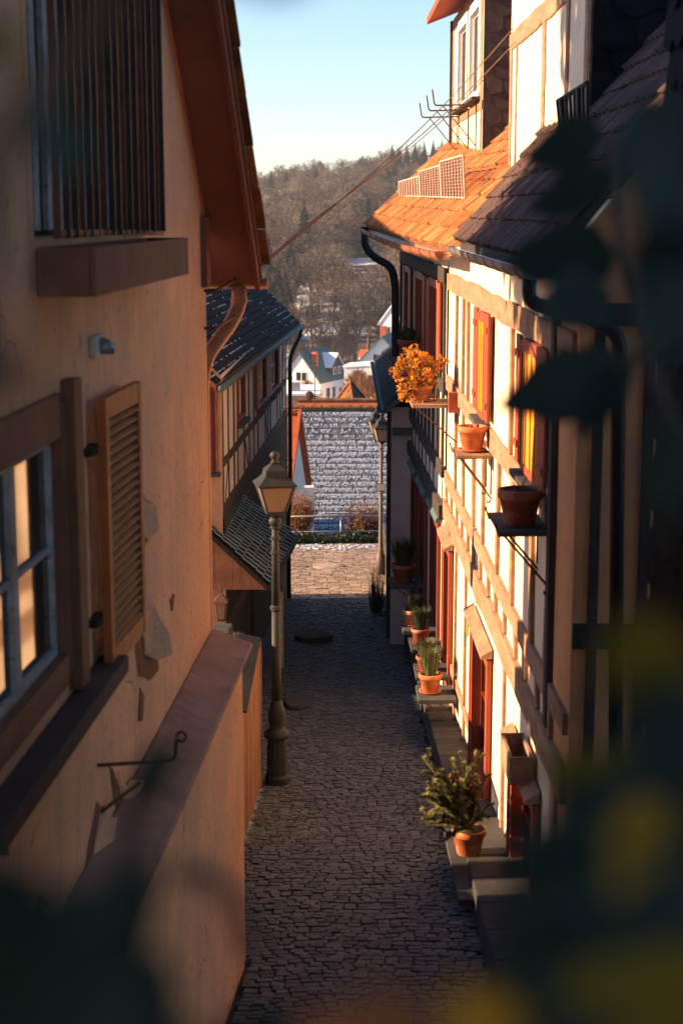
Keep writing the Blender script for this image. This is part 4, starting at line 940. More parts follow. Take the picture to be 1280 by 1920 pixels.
# ------------------------------------------------------------------ dark slate hung house closest on the right
NH = thing('slate_house', 'dark slate hung house wall closest on the right edge', 'house', (3, 6, 1.5))
nw_ = MB(); nw_.box(1.70, 6, 2.0, 8.6, 0, 9.5); nw_ = nw_.build('wall', 'slate', NH)
sv3 = tile_variants('biber', .24, .30); k = 0
for j in range(24):
    for i in range(3):
        p = Vector((1.83 + (i + (.5 if j % 2 else 0)) * .24, 1.995, 3 + j * .2))
for j in range(34):
    for i in range(26):
        if k >= 300: break
        p = Vector((1.695, 8.5 - (i + (.5 if j % 2 else 0)) * .24, 2.4 + j * .2))
        if not seen(p, 20): continue
        v, f = random.choice(sv3); MB().merge(v, f, Matrix.Translation(p) @ Matrix(((0, 0, -1), (-1, 0, 0), (0, 1, 0))).to_4x4()).build('wall_slate', 'slate', nw_); k += 1

# ------------------------------------------------------------------ shelves and potted plants on the right walls
def shelf(lab, pl, y0, y1, z, depth=.36, mat='timber_tan'):
    s = thing('wall_shelf', lab, 'shelf', tuple(pl.P((y0 + y1) / 2, .1, z)), 'bracketed plant shelves on the right walls')
    MB().pbox(pl, y0, y1, .03, depth, z - .035, z).build('board', mat, s, bevel=.005)
    for y_ in (y0 + .06, y1 - .06):
        m = MB(); m.tube([pl.P(y_, depth * .9, z - .04), pl.P(y_, .02, z - .50), pl.P(y_, .035, z - .54), pl.P(y_, .06, z - .55), pl.P(y_, .07, z - .52)], .011, 6); m.build('brace', 'rod_rust', s)
        m = MB(); m.tube([pl.P(y_, .025, z - .46), pl.P(y_, .025, z - .04), pl.P(y_, depth, z - .045), pl.P(y_, depth + .03, z + .06)], .011, 6); m.build('bracket', 'rod_rust', s)
    return s
def plant(name, lab, base, r, h, mat='terracotta', group=None, saucer=True):
    t = thing(name, lab, 'potted plant', tuple(base), group); pot(t, base, r, h, mat, saucer); return t
# empty pots
c = Vector((at(885, 812, 18.0)[0], 18.0, 0)); c.z = at(885, 846, 18.0)[2]
shelf('narrow plank shelf under the nearer orange pot by the yellow curtain', PB, 17.7, 18.35, c.z - .002, .42)
t1 = plant('empty_pot', 'empty orange clay pot on the plank shelf below the far yellow window', c, .165, .27); t1['category'] = 'pot'
c2 = Vector((at(974, 945, 13.35)[0], 13.35, 0)); c2.z = at(974, 984, 13.35)[2]
shelf('dark stone shelf under the big brown pot at the corner post', PB, 13.05, 13.95, c2.z - .002, .46, 'stone')
t2 = plant('empty_pot', 'large dark brown clay pot nearest the corner post of the sunlit house', c2, .185, .31, 'terracotta_dark', saucer=False); t2['category'] = 'pot'
for cc, par in ((c, t1), (c2, t2)):
    m = MB()
    for k in range(4): m.tube([cc + Vector((rnd(-.05, .05), rnd(-.05, .05), .22)), cc + Vector((rnd(-.07, .07), rnd(-.07, .07), rnd(.33, .42)))], .004, 4)
    m.build('dry_stem', 'twig_dark', par)
# flowering plant glowing in the sun
c3 = Vector((at(790, 745, 22.6)[0], 22.6, 0)); c3.z = at(790, 752, 22.6)[2]
sh = MB(); zsh = c3.z - .002
sg_ = thing('wall_shelf', 'sunlit plank shelf carrying the golden flowering plant', 'shelf', tuple(c3), 'bracketed plant shelves on the right walls')
MB().pbox(PB, 22.2, 23.0, .03, .66, zsh - .05, zsh).build('board', 'timber_tan', sg_, bevel=.005)
m = MB(); m.tube([PB.P(22.3, .6, zsh - .05), PB.P(22.3, .02, zsh - .55)], .012, 6); m.build('brace', 'rod_rust', sg_)
MB().pbox(PB, 22.05, 22.2, .02, .16, zsh - .1, zsh + .18).build('end_block', 'paint_red', sg_)
gp = plant('flowering_plant', 'bushy golden yellow plant with pink blossoms on the right wall shelf', c3, .15, .20, 'terracotta')
mb, mf, ms = MB(), MB(), MB(); top = c3 + Vector((-.06, 0, .34))
pts, fl = [], []
for k in range(90):
    a, e = rnd(0, 6.28), rnd(-1.1, 1.3); rr = rnd(.4, 1.0) * (1 + .22 * math.sin(a * 3 + 1) + .12 * math.sin(e * 5)); tip = top + Vector((math.cos(a) * math.cos(e) * .42 * rr, math.sin(a) * math.cos(e) * .40 * rr, math.sin(e) * .36 * rr + .02))
    ms.tube([c3 + Vector((rnd(-.05, .05), rnd(-.05, .05), .18)), (c3 + Vector((0, 0, .3))).lerp(tip, .5) + Vector((0, 0, .05)), tip], .004, 4, False)
    for q in range(22): pts.append(tip + Vector((rnd(-1, 1), rnd(-1, 1), rnd(-1, 1))) * .058)
    if k % 4 == 0 and tip.z < top.z + .1: fl.append(tip + Vector((-.03, -.02, 0)))
random.shuffle(pts); cut = int(len(pts) * .68); leaf_cloud(mb, pts[:cut], .052); stuff(mb.build('foliage', 'leaf_autumn', gp)); m3 = MB(); leaf_cloud(m3, [top + (p_ - top) * .86 for p_ in pts[::5]], .05); stuff(m3.build('green_foliage', 'leaf_herb', gp)); m2 = MB(); leaf_cloud(m2, pts[cut:], .050); stuff(m2.build('russet_foliage', 'leaf_russet', gp)); stuff(ms.build('stems', 'twig_orange', gp))
fp = [p + Vector((rnd(-.03, .03), rnd(-.03, .03), rnd(-.03, .03))) for p in fl for _ in range(9)]; leaf_cloud(mf, fp, .055); stuff(mf.build('blossoms', 'leaf_flower', gp))
# pot behind it in the shade
c4_ = at(763, 672, 29.0)
shelf('shaded shelf under the small bush beside the black downpipe', PA, 28.6, 29.3, c4_.z - .002, .55, 'stone')
bp_ = plant('potted_shrub', 'small dark bush in a weathered clay pot near the black downpipe', c4_, .18, .32, 'terracotta_dark')
def round_bush(par, c, r, mat, n=500, size=.05, flat=.8, name='foliage'):
    mb = MB(); pts = []
    for k in range(n):
        a, u_ = rnd(0, 6.28), rnd(-1, 1); q = math.sqrt(1 - u_ * u_); rr = r * rnd(.55, 1.05); pts.append(Vector(c) + Vector((q * math.cos(a) * rr, q * math.sin(a) * rr, u_ * rr * flat)))
    leaf_cloud(mb, pts, size); return stuff(mb.build(name, mat, par))
round_bush(bp_, c4_ + Vector((0, 0, .42)), .17, 'leaf_ivy', 420, .05)
# row of pots along the low ledge
def herb(par, c, h, spread, mat='leaf_herb', n=260):
    mb = MB()
    for k in range(n):
        a = rnd(0, 6.28); s_ = spread * math.sqrt(rnd(0, 1)); b = Vector(c) + Vector((math.cos(a), math.sin(a), 0)) * s_ * .4
        t_ = Vector(c) + Vector((math.cos(a) * s_, math.sin(a) * s_, h * rnd(.55, 1.0))); w_ = Vector((-math.sin(a), math.cos(a), 0)) * .006
        mid = b.lerp(t_, .55) + Vector((0, 0, .03)); mb.add([b - w_, b + w_, mid + w_ * 1.4, mid - w_ * 1.4, t_], [(0, 1, 2, 3), (3, 2, 4)])
    stuff(mb.build('foliage', mat, par))
herbs = [((806, 1298), 22.0, .165, .26, .42, 'lavender in a bright orange pot at the near end of the ledge row'), ((797, 1256), 23.0, .14, .20, .30, 'second herb pot from the near end of the ledge row'),
         ((788, 1206), 24.2, .145, .22, .40, 'third spiky dark herb pot along the ledge row'), ((772, 1172), 25.4, .15, .24, .30, 'fourth pot with low dark herb along the ledge row'), ((756, 1090), 28.0, .22, .30, .55, 'tall dark evergreen in a broad pot at the far end of the ledge row')]
for k, ((px, py), y_, r, h, hh, lab) in enumerate(herbs):
    b = at(px, py, y_); shelf_top = b.z
    t_ = plant('potted_herb', lab, b, r, h, 'terracotta' if k in (0, 3) else 'terracotta_dark', 'herb pots along the right ledge')
    herb(t_, b + Vector((0, 0, h)), hh, .20 if k != 4 else .3, 'leaf_herb' if k < 2 else 'leaf_herb_dark', 300)
    pl = PB if y_ < 24.2 else PA; n_out = (pl.X(y_) - b.x) + r * 1.15
    s_ = thing('window_ledge', ('grey stone ledge under the ' + lab)[:90], 'ledge', tuple(b), 'stone ledges under the herb pots')
    s_['label'] = 'grey stone ledge slab carrying the ' + ['bright orange lavender pot', 'second herb pot', 'spiky dark herb pot', 'low dark herb pot', 'tall dark evergreen pot'][k]
    MB().pbox(pl, y_ - .36, y_ + .36, .03, n_out, b.z - .06, b.z - .001).build('slab', 'stone', s_, bevel=.006)
    for q in (-.25, .25): m = MB(); m.tube([pl.P(y_ + q, n_out * .85, b.z - .06), pl.P(y_ + q, .02, b.z - .40)], .011, 6); m.build('brace', 'rod_rust', s_)
# spruce twigs in a pot
c5 = at(878, 1600, 15.3)
sp = plant('spruce_pot', 'spruce branches and small blossoms in a clay pot low on the right', c5, .17, .27, 'terracotta', saucer=False)
mb, ms = MB(), MB()
def spruce(mb, ms, a, b, r):
    a, b = Vector(a), Vector(b); mid = a.lerp(b, .5) + Vector((0, 0, .05)); pts = [a, mid, b]; ms.tube(pts, [.008, .006, .003], 5, False); n = int((b - a).length / .0007)
    for k in range(n):
        t = k / n
        if t < .18: continue
        p = a * (1 - t) ** 2 + mid * 2 * t * (1 - t) + b * t * t; d = (b - a).normalized(); rv = Vector((rnd(-1, 1), rnd(-1, 1), rnd(-.6, 1)))
        s_ = (rv - d * rv.dot(d)).normalized(); e = p + (s_ * .8 + d * .55) * r * rnd(.7, 1.1); w_ = d.cross(s_) * .0026; mb.add([p - w_, p + w_, e], [(0, 1, 2)])
root5 = c5 + Vector((0, 0, .27))
tips = [at(795, 1420, 15.2), at(800, 1490, 15.1), at(803, 1545, 15.0), at(792, 1535, 15.3), at(850, 1440, 15.4), at(893, 1420, 15.5), at(905, 1470, 15.4), at(840, 1475, 15.6), at(868, 1520, 14.9), at(905, 1530, 15.0), at(850, 1545, 14.8), at(882, 1555, 14.9), at(820, 1510, 15.5), at(880, 1465, 15.6), at(815, 1460, 15.2), at(825, 1540, 15.1), at(860, 1500, 15.0), at(835, 1575, 14.9), at(895, 1500, 15.2), at(870, 1430, 15.5)] + [at(850 + 55 * math.cos(q) * rnd(.4, 1), 1500 - 70 * abs(math.sin(q)) * rnd(.2, 1), 15.2 + rnd(-.25, .25)) for q in [rnd(0, 3.14) for _ in range(18)]]
for tp in tips:
    spruce(mb, ms, root5, tp, .050)
    for q in (.45, .6, .75, .88):
        o_ = root5.lerp(tp, q) + Vector((0, 0, .04)); spruce(mb, ms, o_, o_ + (tp - root5).normalized() * .10 + Vector((rnd(-.12, .12), rnd(-.12, .12), rnd(-.05, .07))), .045)
stuff(mb.build('needles', 'leaf_spruce', sp)); stuff(ms.build('twigs', 'twig_dark', sp))
mf = MB(); leaf_cloud(mf, [at(rnd(850, 900), rnd(1455, 1520), 15.2) for _ in range(22)], .032); stuff(mf.build('blossoms', 'leaf_flower', sp))
mf = MB(); leaf_cloud(mf, [at(rnd(845, 900), rnd(1450, 1530), 15.3) for _ in range(150)], .045); stuff(mf.build('dry_leaves', 'twig_orange', sp))
ss = thing('window_ledge', 'long stone ledge slab carrying the potted spruce branches', 'ledge', tuple(c5), 'stone ledges under the herb pots')
MB().pbox(PB, 14.2, 16.0, .03, PB.X(15.3) - c5.x + .2, c5.z - .07, c5.z - .001).build('slab', 'stone', ss, bevel=.008)
for q in (14.5, 15.7): m = MB(); m.tube([PB.P(q, .35, c5.z - .07), PB.P(q, .02, c5.z - .45)], .014, 6); m.build('brace', 'rod_rust', ss)
# ------------------------------------------------------------------ wires across the lane
A0 = at(488, 500, 13.5); knot = at(603, 406, 15.6)
ends = [(at(962, 52, 21.0), 'upper cable strung from the left eave to the tall right wall'), (at(966, 78, 21.6), 'middle cable strung from the left eave to the tall right wall'), (at(905, 150, 27.4), 'lower pale cable strung from the left eave to the dormer')]
for k, (e, lab) in enumerate(ends):
    m = MB(); off = Vector((0, 0, .012 * k)); pts = []
    for t in np.linspace(0, 1, 8): pts.append((A0 + off).lerp(knot + off * 1.2, t))
    for t in np.linspace(.06, 1, 16): p = (knot + off * 1.2).lerp(e, t); p.z -= .10 * math.sin(math.pi * t); pts.append(p)
    m.tube(pts, [.008 if i < 8 else .0065 for i in range(len(pts))], 6); tag(m.build('overhead_cable', 'wire', smooth=True), lab, 'cable', 'cables across the lane')

# ------------------------------------------------------------------ railing, hedge, shrubs at the end of the lane
RL = thing('handrail', 'two-bar metal handrail along the street edge before the snowy roof', 'railing', (-.5, 47.9, lane_z(47.9)))
ry = 47.9; zt, zm = at(620, 968, ry)[2], at(620, 997, ry)[2]
for z_, r_ in ((zt, .028), (zm, .022)): m = MB(); m.tube([(-2.6, ry, z_ - .02), (1.6, ry, z_ + .03)], r_, 8); m.build('rail', 'metal_grey', RL, smooth=True)
for x in (-2.0, -.02, 1.4): m = MB(); m.tube([(x, ry, lane_z(48) - .1), (x, ry, zt)], .026, 8); m.build('post', 'metal_grey', RL, smooth=True)
def twig_bush(name, lab, base, rx, rz, n, mat, leafmat=None, ln=0, cat='shrub', group=None):
    t = thing(name, lab, cat, tuple(base), group); mb = MB(); pts = []
    base = Vector(base)
    for k in range(n):
        a = rnd(0, 6.28); s_ = math.sqrt(rnd(0, 1)); tip = base + Vector((math.cos(a) * rx * s_, math.sin(a) * rx * s_ * .8, rz * rnd(.45, 1) * (1 - .25 * s_ * s_)))
        b = base + Vector((math.cos(a), math.sin(a), 0)) * rx * .25 * s_; mid = b.lerp(tip, .5) + Vector((math.cos(a) * rx * .18, math.sin(a) * rx * .18, 0))
        w = Vector((rnd(-1, 1), rnd(-1, 1), .2)).normalized() * rnd(.006, .013)
        mb.add([b - w, b + w, mid + w * .8, mid - w * .8, tip], [(0, 1, 2, 3), (3, 2, 4)])
        for q in range(4):
            s2 = mid.lerp(tip, rnd(0, 1)); e = s2 + Vector((rnd(-1, 1), rnd(-1, 1), rnd(-.2, 1))) * .14 * max(rx, rz) ; w2 = Vector((rnd(-1, 1), rnd(-1, 1), 0)) * .006; mb.add([s2 - w2, s2 + w2, e], [(0, 1, 2)]); pts.append(e)
    stuff(mb.build('twigs', mat, t))
    if leafmat: m2 = MB(); leaf_cloud(m2, [p + Vector((rnd(-.05, .05), rnd(-.05, .05), rnd(-.05, .05))) for p in pts for _ in range(ln)], .055); stuff(m2.build('foliage', leafmat, t))
    return t
twig_bush('orange_shrub', 'tall orange brown winter shrub behind the handrail on the left', at(556, 1012, 49.3), .62, 1.75, 500, 'twig_orange', 'twig_orange', 1)
twig_bush('round_shrub', 'rounded reddish shrub behind the handrail below the slim lamp', at(684, 1018, 49.0), .58, 1.45, 420, 'twig_dark', 'twig_orange', 1)
twig_bush('thorny_climber', 'bare dark thorny climber on the low stone wall at the lane foot', at(706, 1160, 35.8), .22, 1.5, 130, 'twig_dark')
iv = thing('ivy_hedge', 'low dark ivy strip under the handrail at the street edge', 'hedge', (-.3, 47.7, lane_z(47.7)))
mb = MB(); pts = [Vector((rnd(-1.7, 1.1), rnd(47.4, 48.15), 0)) for _ in range(2600)]
for p in pts: p.z = lane_z(48) + .02 + (.16 + .16 * math.sin(p.x * 2.1 + 1) ** 2) * rnd(0, 1)
leaf_cloud(mb, pts, .085); stuff(mb.build('foliage', 'leaf_ivy', iv)); MB().box(-1.8, 1.2, 47.6, 48.1, lane_z(48) - .1, lane_z(48) + .12).build('earth', 'soil', iv)
lw = thing('garden_wall', 'short rough stone wall at the right foot of the lane', 'wall', (1.2, 41.5, lane_z(41)))
for j in range(5):
    y = 40.3
    while y < 44.5: l = rnd(.3, .5); MB().box(1.16 + rnd(0, .03), 1.5, y, y + l - .02, lane_z(41.5) + j * .2 - .1, lane_z(41.5) + j * .2 + .09).build('stone', 'stone', lw, bevel=.02); y += l

# ------------------------------------------------------------------ house with the orange gable roof and the snowy roof house
OH = thing('orange_roof_house', 'steep orange tiled gable house behind the orange shrub', 'house', (-3, 53, -5))
ap = at(554, 777, 53.0); hs, hr = 2.7, 2.75
near, farr = Vector((ap.x - .35, 53 - hs, ap.z - hr)), Vector((ap.x + .28, 53 + hs, ap.z - hr))
MB().add([near, ap, farr, Vector((farr.x, farr.y, -8)), Vector((near.x, near.y, -8))], [(0, 1, 2, 3, 4)]).build('gable_wall', 'plaster_grey', OH)
lft = Vector((-7, 0, 0))
oroof = slab_roof(OH, [near + Vector((.12, -.1, -.1)), ap + Vector((.12, 0, .05)), ap + lft + Vector((0, 0, .05)), near + lft + Vector((0, -.1, -.1))], .1, 'roof', 'tile_red')
slab_roof(OH, [ap + Vector((.13, 0.01, .05)), farr + Vector((.12, .1, -.1)), farr + lft, ap + lft + Vector((0, 0.01, .05))], .1, 'rear_slope', 'tile_red')
Uo = Vector((-1, 0, 0)); Vo = (ap - near); Vo.x = 0
tile_roof(oroof, near + Vector((.14, -.1, -.08)), Uo, Vo, 16, 17, .22, .225, 'biber', 'tile_orange', 200, 'roof_tile', over=1.5)
MB().bar(near + Vector((.15, -.1, -.05)), ap + Vector((.15, 0, .12)), .10, .16).build('verge_board', 'tile_red', OH); MB().bar(ap + Vector((.15, 0, .12)), farr + Vector((.15, .1, -.05)), .10, .16).build('verge_board', 'tile_red', OH)
MB().bar(ap + Vector((.1, 0, .1)), ap + lft, .2, .12).build('ridge', 'tile_red', OH)
MB().add([near, Vector((near.x - 7, near.y, near.z)), Vector((near.x - 7, near.y, -8)), Vector((near.x, near.y, -8))], [(0, 1, 2, 3)]).build('front_wall', 'plaster_grey', OH)
pc = at(579, 912, 50.8); MB().box(pc.x - .14, pc.x + .16, 50.6, 51.0, -5, pc.z).build('chimney_pillar', 'plaster_white', OH)
SH = thing('snowy_roof_house', 'house with broad snow dusted tile roof below the lane', 'house', (0, 58, -8))
sy0, sy1 = 55.0, 59.3; sz0, sz1 = at(640, 1030, sy0)[2], at(640, 768, sy1)[2]
slx0, slx1 = -2.9, 3.2
Vs = Vector((0, sy1 - sy0, sz1 - sz0)); Ls = Vs.length
sroof = slab_roof(SH, [Vector((slx0, sy0, sz0)), Vector((slx1, sy0, sz0)), Vector((slx1, sy1, sz1)), Vector((slx0, sy1, sz1))], .12, 'roof', 'slate')
tg = .262; nrow = int(Ls / tg)
tile_roof(sroof, Vector((slx0, sy0, sz0)), (1, 0, 0), Vs, int((slx1 - slx0) / .22), nrow, .22, tg, 'biber', 'tile_snowroof', 300, 'roof_tile', stagger=True)
mb = MB(); Vn = Vs.normalized(); Ns = Vector((1, 0, 0)).cross(Vn)
q = lambda a, b, n: Vector((a, sy0, sz0)) + Vn * b + Ns * n
for j in range(nrow):
    dens = .88 if j < nrow - 5 else (.5 if j < nrow - 2 else .7)
    for i in range(int((slx1 - slx0) / .052)):
        xx = slx0 + (i + .5) * .052
        w_ = dens + .07 * math.sin(xx * 2.3 + j * .9) + .06 * math.sin(xx * 7.1 - j * 1.7)
        for (f0_, f1_, kk) in ((.34, .60, .80), (.58, .98, 1.0), (.16, .36, .42)):
            if rnd(0, 1) > w_ * kk: continue
            b0, b1 = (j + f0_) * tg + rnd(-.02, .02), (j + f1_) * tg + rnd(-.02, .015); hw = rnd(.018, .036); x_ = xx + rnd(-.01, .01); n0 = .036 + rnd(0, .012) - .010 * f0_
            mb.box8([q(x_ - hw, b0, .0), q(x_ + hw, b0, .0), q(x_ + hw, b1, .0), q(x_ - hw, b1, .0), q(x_ - hw * .8, b0 + .01, n0), q(x_ + hw * .8, b0 + .005, n0), q(x_ + hw * .8, b1 - .01, n0), q(x_ - hw * .8, b1 - .01, n0)])
stuff(mb.build('snow_cover', 'snow_thin', sroof))
x = slx0
while x < slx1: MB().tube([(x, sy1, sz1 + .07), (x + .36, sy1, sz1 + .075)], [.10, .11], 8).build('ridge_tile', 'ridge_moss', sroof); x += .36
m = MB(); b0 = 1.05; p = Vector((slx0, sy0, sz0)) + Vn * (5.2 * tg) + Ns * .12
for k in range(60): m.bar(p + Vector((2.4 + k * .05, 0, 0)), p + Vector((2.4 + k * .05, 0, 0)) + Ns * .10, .014, .014)
m.bar(p + Vector((2.3, 0, 0)) + Ns * .1, p + Vector((5.4, 0, 0)) + Ns * .1, .03, .03); m.build('snow_guard', 'metal_grey', sroof)
MB().box(slx0 + .2, slx1 - .2, sy0 + .3, 64, -9, sz0 - .05).build('wall', 'plaster_grey', SH)
slab_roof(SH, [Vector((slx0, sy1 + .01, sz1 - .02)), Vector((slx1, sy1 + .01, sz1 - .02)), Vector((slx1, 63.5, sz0)), Vector((slx0, 63.5, sz0))], .1, 'rear_slope', 'tile_red')
# antenna mast on the ridge
AM = thing('antenna_mast', 'thin rusty antenna mast with dish rising over the snowy ridge', 'antenna', (at(590, 768, sy1)[0], sy1, sz1))
xa = at(590, 768, sy1)[0]; zt_ = at(590, 664, sy1)[2]
m = MB(); m.tube([(xa, sy1 + .1, sz1 - .1), (xa, sy1 + .1, zt_)], .018, 6); m.build('mast', 'rod_rust', AM)
for z_ in (zt_ - .05, zt_ - .35): m = MB(); m.tube([(xa - .25, sy1 + .1, z_), (xa + .1, sy1 + .1, z_)], .010, 5); m.build('cross_arm', 'rod_rust', AM)
m = MB(); m.lathe([(.01, .03), (.12, .015), (.17, -.02)], 0, 0, 0, 14, cap=False); dm = m.build('dish', 'rod_rust', AM); dm.data.transform(Matrix.Translation((xa - .2, sy1 + .05, at(590, 742, sy1)[2])) @ Matrix.Rotation(R(75), 4, 'X'))
m = MB(); m.tube([(xa - .2, sy1 + .06, at(590, 742, sy1)[2]), (xa, sy1 + .1, at(590, 750, sy1)[2])], .012, 5); m.build('dish_arm', 'rod_rust', AM)
# roofs just behind the snowy ridge
RB = thing('brick_roof_house', 'low red roof with mossy ridge just behind the snowy ridge', 'house', (0, 72, -9))
z1 = at(640, 752, 72)[2]
slab_roof(RB, [Vector((-2.0, 69, z1 - 2.4)), Vector((3.4, 69, z1 - 2.4)), Vector((3.4, 72, z1)), Vector((-2.0, 72, z1))], .1, 'roof', 'tile_red'); MB().tube([(-2.0, 72, z1 + .04), (3.4, 72, z1 + .04)], .1, 8).build('ridge', 'ridge_moss', RB)
MB().box(-1.9, 3.3, 69.3, 75, -12, z1 - 2.4).build('wall', 'plaster_brown', RB)
FB = thing('flat_roof_house', 'dark flat roofed block capped with snow left of the antenna', 'house', (-2.4, 76, -10))
p0, p1 = at(532, 742, 76), at(572, 742, 76); MB().box(p0.x, p1.x, 76, 80, -12, p0.z).build('wall', 'plaster_brown', FB); MB().box(p0.x - .05, p1.x + .7, 75.9, 80.1, p0.z + .002, p0.z + .10).build('roof', 'snow', FB)
MB().box(p0.x + .3, p0.x + .75, 77, 77.5, p0.z + .1, p0.z + .5).build('chimney', 'metal_grey', FB)
PYR = thing('pyramid_roof', 'small pointed roof with sunlit orange left face and shade-coloured right face over the ridge', 'roof', tuple(at(660, 765, 90)))
apx = at(656, 715, 92); b1_, b2_, b3_ = at(606, 782, 90), at(668, 782, 88.2), at(704, 782, 92.5); b4_ = at(640, 782, 96); b2_.z = b3_.z = b4_.z = b1_.z
MB().add([apx, b1_, b2_, b4_], [(0, 1, 2), (0, 3, 1)]).build('left_face', 'tile_orange', PYR); MB().add([apx, b2_, b3_, b4_], [(0, 1, 2), (0, 2, 3)]).build('shade_dark_face', 'slate', PYR)  # shaded side of the roof is painted in with the dark slate colour
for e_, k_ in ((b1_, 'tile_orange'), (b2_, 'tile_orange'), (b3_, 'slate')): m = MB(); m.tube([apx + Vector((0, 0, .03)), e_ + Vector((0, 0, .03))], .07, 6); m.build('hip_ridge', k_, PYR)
MB().box8([Vector((q.x, q.y, -12)).lerp(Vector((apx.x, apx.y, -12)), .12) for q in (b1_, b2_, b3_, b4_)] + [Vector((q.x, q.y, b1_.z - .02)).lerp(Vector((apx.x, apx.y, b1_.z - .02)), .12) for q in (b1_, b2_, b3_, b4_)]).build('wall', 'plaster_brown', PYR)

# ------------------------------------------------------------------ valley houses
def house(name, lab, px, py, y, rot, w, l, h, rise, wallm, roofm, wins=(), sides=(), over=.35, chim=None, door=None):
    """gable front centred at photo position (px,py = foot of the gable's apex line at eave height), turned by rot; local -y is the gable side"""
    o = at(px, py, y); root = thing(name, lab, 'house', (o.x, o.y, hill_z(o.x, o.y)))
    c, s = math.cos(rot), math.sin(rot)
    def Wd(x, yy, z): return Vector((o.x + x * c - yy * s, o.y + x * s + yy * c, o.z + z))
    zb = min(-h, hill_z(o.x, o.y) - o.z - 1)
    MB().add([Wd(-w / 2, 0, zb), Wd(w / 2, 0, zb), Wd(w / 2, 0, 0), Wd(0, 0, rise), Wd(-w / 2, 0, 0)] + [Wd(-w / 2, l, zb), Wd(w / 2, l, zb), Wd(w / 2, l, 0), Wd(0, l, rise), Wd(-w / 2, l, 0)],
             [(0, 1, 2, 3, 4), (9, 8, 7, 6, 5), (1, 6, 7, 2), (5, 0, 4, 9)]).build('wall', wallm, root)
    k = over / (w / 2) * rise
    rf = []
    for sg in (-1, 1):
        p4 = [Wd(sg * (w / 2 + over), -over, -k), Wd(0, -over, 0 + rise), Wd(0, l + over, rise), Wd(sg * (w / 2 + over), l + over, -k)]
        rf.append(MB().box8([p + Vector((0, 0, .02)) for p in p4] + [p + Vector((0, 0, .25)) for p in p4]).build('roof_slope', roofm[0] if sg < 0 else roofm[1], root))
    for (x, z, ww, hh) in wins:
        wn_ = MB(); wn_.box8([Wd(x - ww / 2, -.08, z), Wd(x + ww / 2, -.08, z), Wd(x + ww / 2, -.01, z), Wd(x - ww / 2, -.01, z), Wd(x - ww / 2, -.08, z + hh), Wd(x + ww / 2, -.08, z + hh), Wd(x + ww / 2, -.01, z + hh), Wd(x - ww / 2, -.01, z + hh)]); wn_ = wn_.build('window', 'paint_white', root)
        for q in (-1, 1): f_ = lambda t: x + q * ww * .24 + t * ww * .2; MB().add([Wd(f_(-1), -.10, z + .1), Wd(f_(1), -.10, z + .1), Wd(f_(1), -.10, z + hh - .1), Wd(f_(-1), -.10, z + hh - .1)], [(0, 1, 2, 3)]).build('pane', 'glass_dark', wn_)
    for (yy, z, ww, hh) in sides:
        X_ = w / 2
        wn_ = MB(); wn_.box8([Wd(X_ + .01, yy, z), Wd(X_ + .09, yy, z), Wd(X_ + .09, yy + ww, z), Wd(X_ + .01, yy + ww, z), Wd(X_ + .01, yy, z + hh), Wd(X_ + .09, yy, z + hh), Wd(X_ + .09, yy + ww, z + hh), Wd(X_ + .01, yy + ww, z + hh)]); wn_ = wn_.build('window', 'paint_white', root)
        MB().add([Wd(X_ + .1, yy + .1, z + .1), Wd(X_ + .1, yy + ww - .1, z + .1), Wd(X_ + .1, yy + ww - .1, z + hh - .1), Wd(X_ + .1, yy + .1, z + hh - .1)], [(0, 1, 2, 3)]).build('pane', 'glass_dark', wn_)
    if chim:
        x, yy, zz, cw = chim; MB().box8([Wd(x - cw, yy - cw, 0), Wd(x + cw, yy - cw, 0), Wd(x + cw, yy + cw, 0), Wd(x - cw, yy + cw, 0), Wd(x - cw, yy - cw, zz), Wd(x + cw, yy - cw, zz), Wd(x + cw, yy + cw, zz), Wd(x - cw, yy + cw, zz)]).build('chimney', 'tile_red', rf[1])
    return root, Wd
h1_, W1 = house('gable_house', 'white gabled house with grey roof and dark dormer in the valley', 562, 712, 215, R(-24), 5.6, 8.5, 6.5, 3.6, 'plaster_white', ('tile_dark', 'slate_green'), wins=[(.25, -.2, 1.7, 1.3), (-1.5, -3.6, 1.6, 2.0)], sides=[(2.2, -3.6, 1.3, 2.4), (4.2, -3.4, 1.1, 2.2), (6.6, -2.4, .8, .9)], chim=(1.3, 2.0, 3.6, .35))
# dormer
MB().add([W1(2.7, 4.2, .0), W1(2.7, 8.0, .0), W1(2.7, 8.0, 1.5), W1(2.7, 6.1, 3.1), W1(2.7, 4.2, 1.5), W1(.2, 6.1, 3.1), W1(.6, 4.2, 1.5), W1(.6, 8.0, 1.5)], [(0, 1, 2, 3, 4), (0, 4, 6), (1, 7, 2)]).build('dormer', 'slate_brown', h1_)
dr = MB().add([W1(2.95, 6.1, 3.25), W1(2.95, 3.9, 1.35), W1(.2, 3.9, 1.35), W1(.0, 6.1, 3.25), W1(2.95, 8.3, 1.35), W1(.2, 8.3, 1.35)], [(0, 1, 2, 3), (0, 3, 5, 4)]).build('dormer_roof', 'snow', h1_)
for q in (4.9, 6.5):
    wq = MB().box8([W1(2.71, q, .35), W1(2.78, q, .35), W1(2.78, q + .9, .35), W1(2.71, q + .9, .35), W1(2.71, q, 1.35), W1(2.78, q, 1.35), W1(2.78, q + .9, 1.35), W1(2.71, q + .9, 1.35)]).build('window', 'paint_white', h1_)
    MB().add([W1(2.79, q + .12, .47), W1(2.79, q + .78, .47), W1(2.79, q + .78, 1.23), W1(2.79, q + .12, 1.23)], [(0, 1, 2, 3)]).build('pane', 'glass_dark', wq)
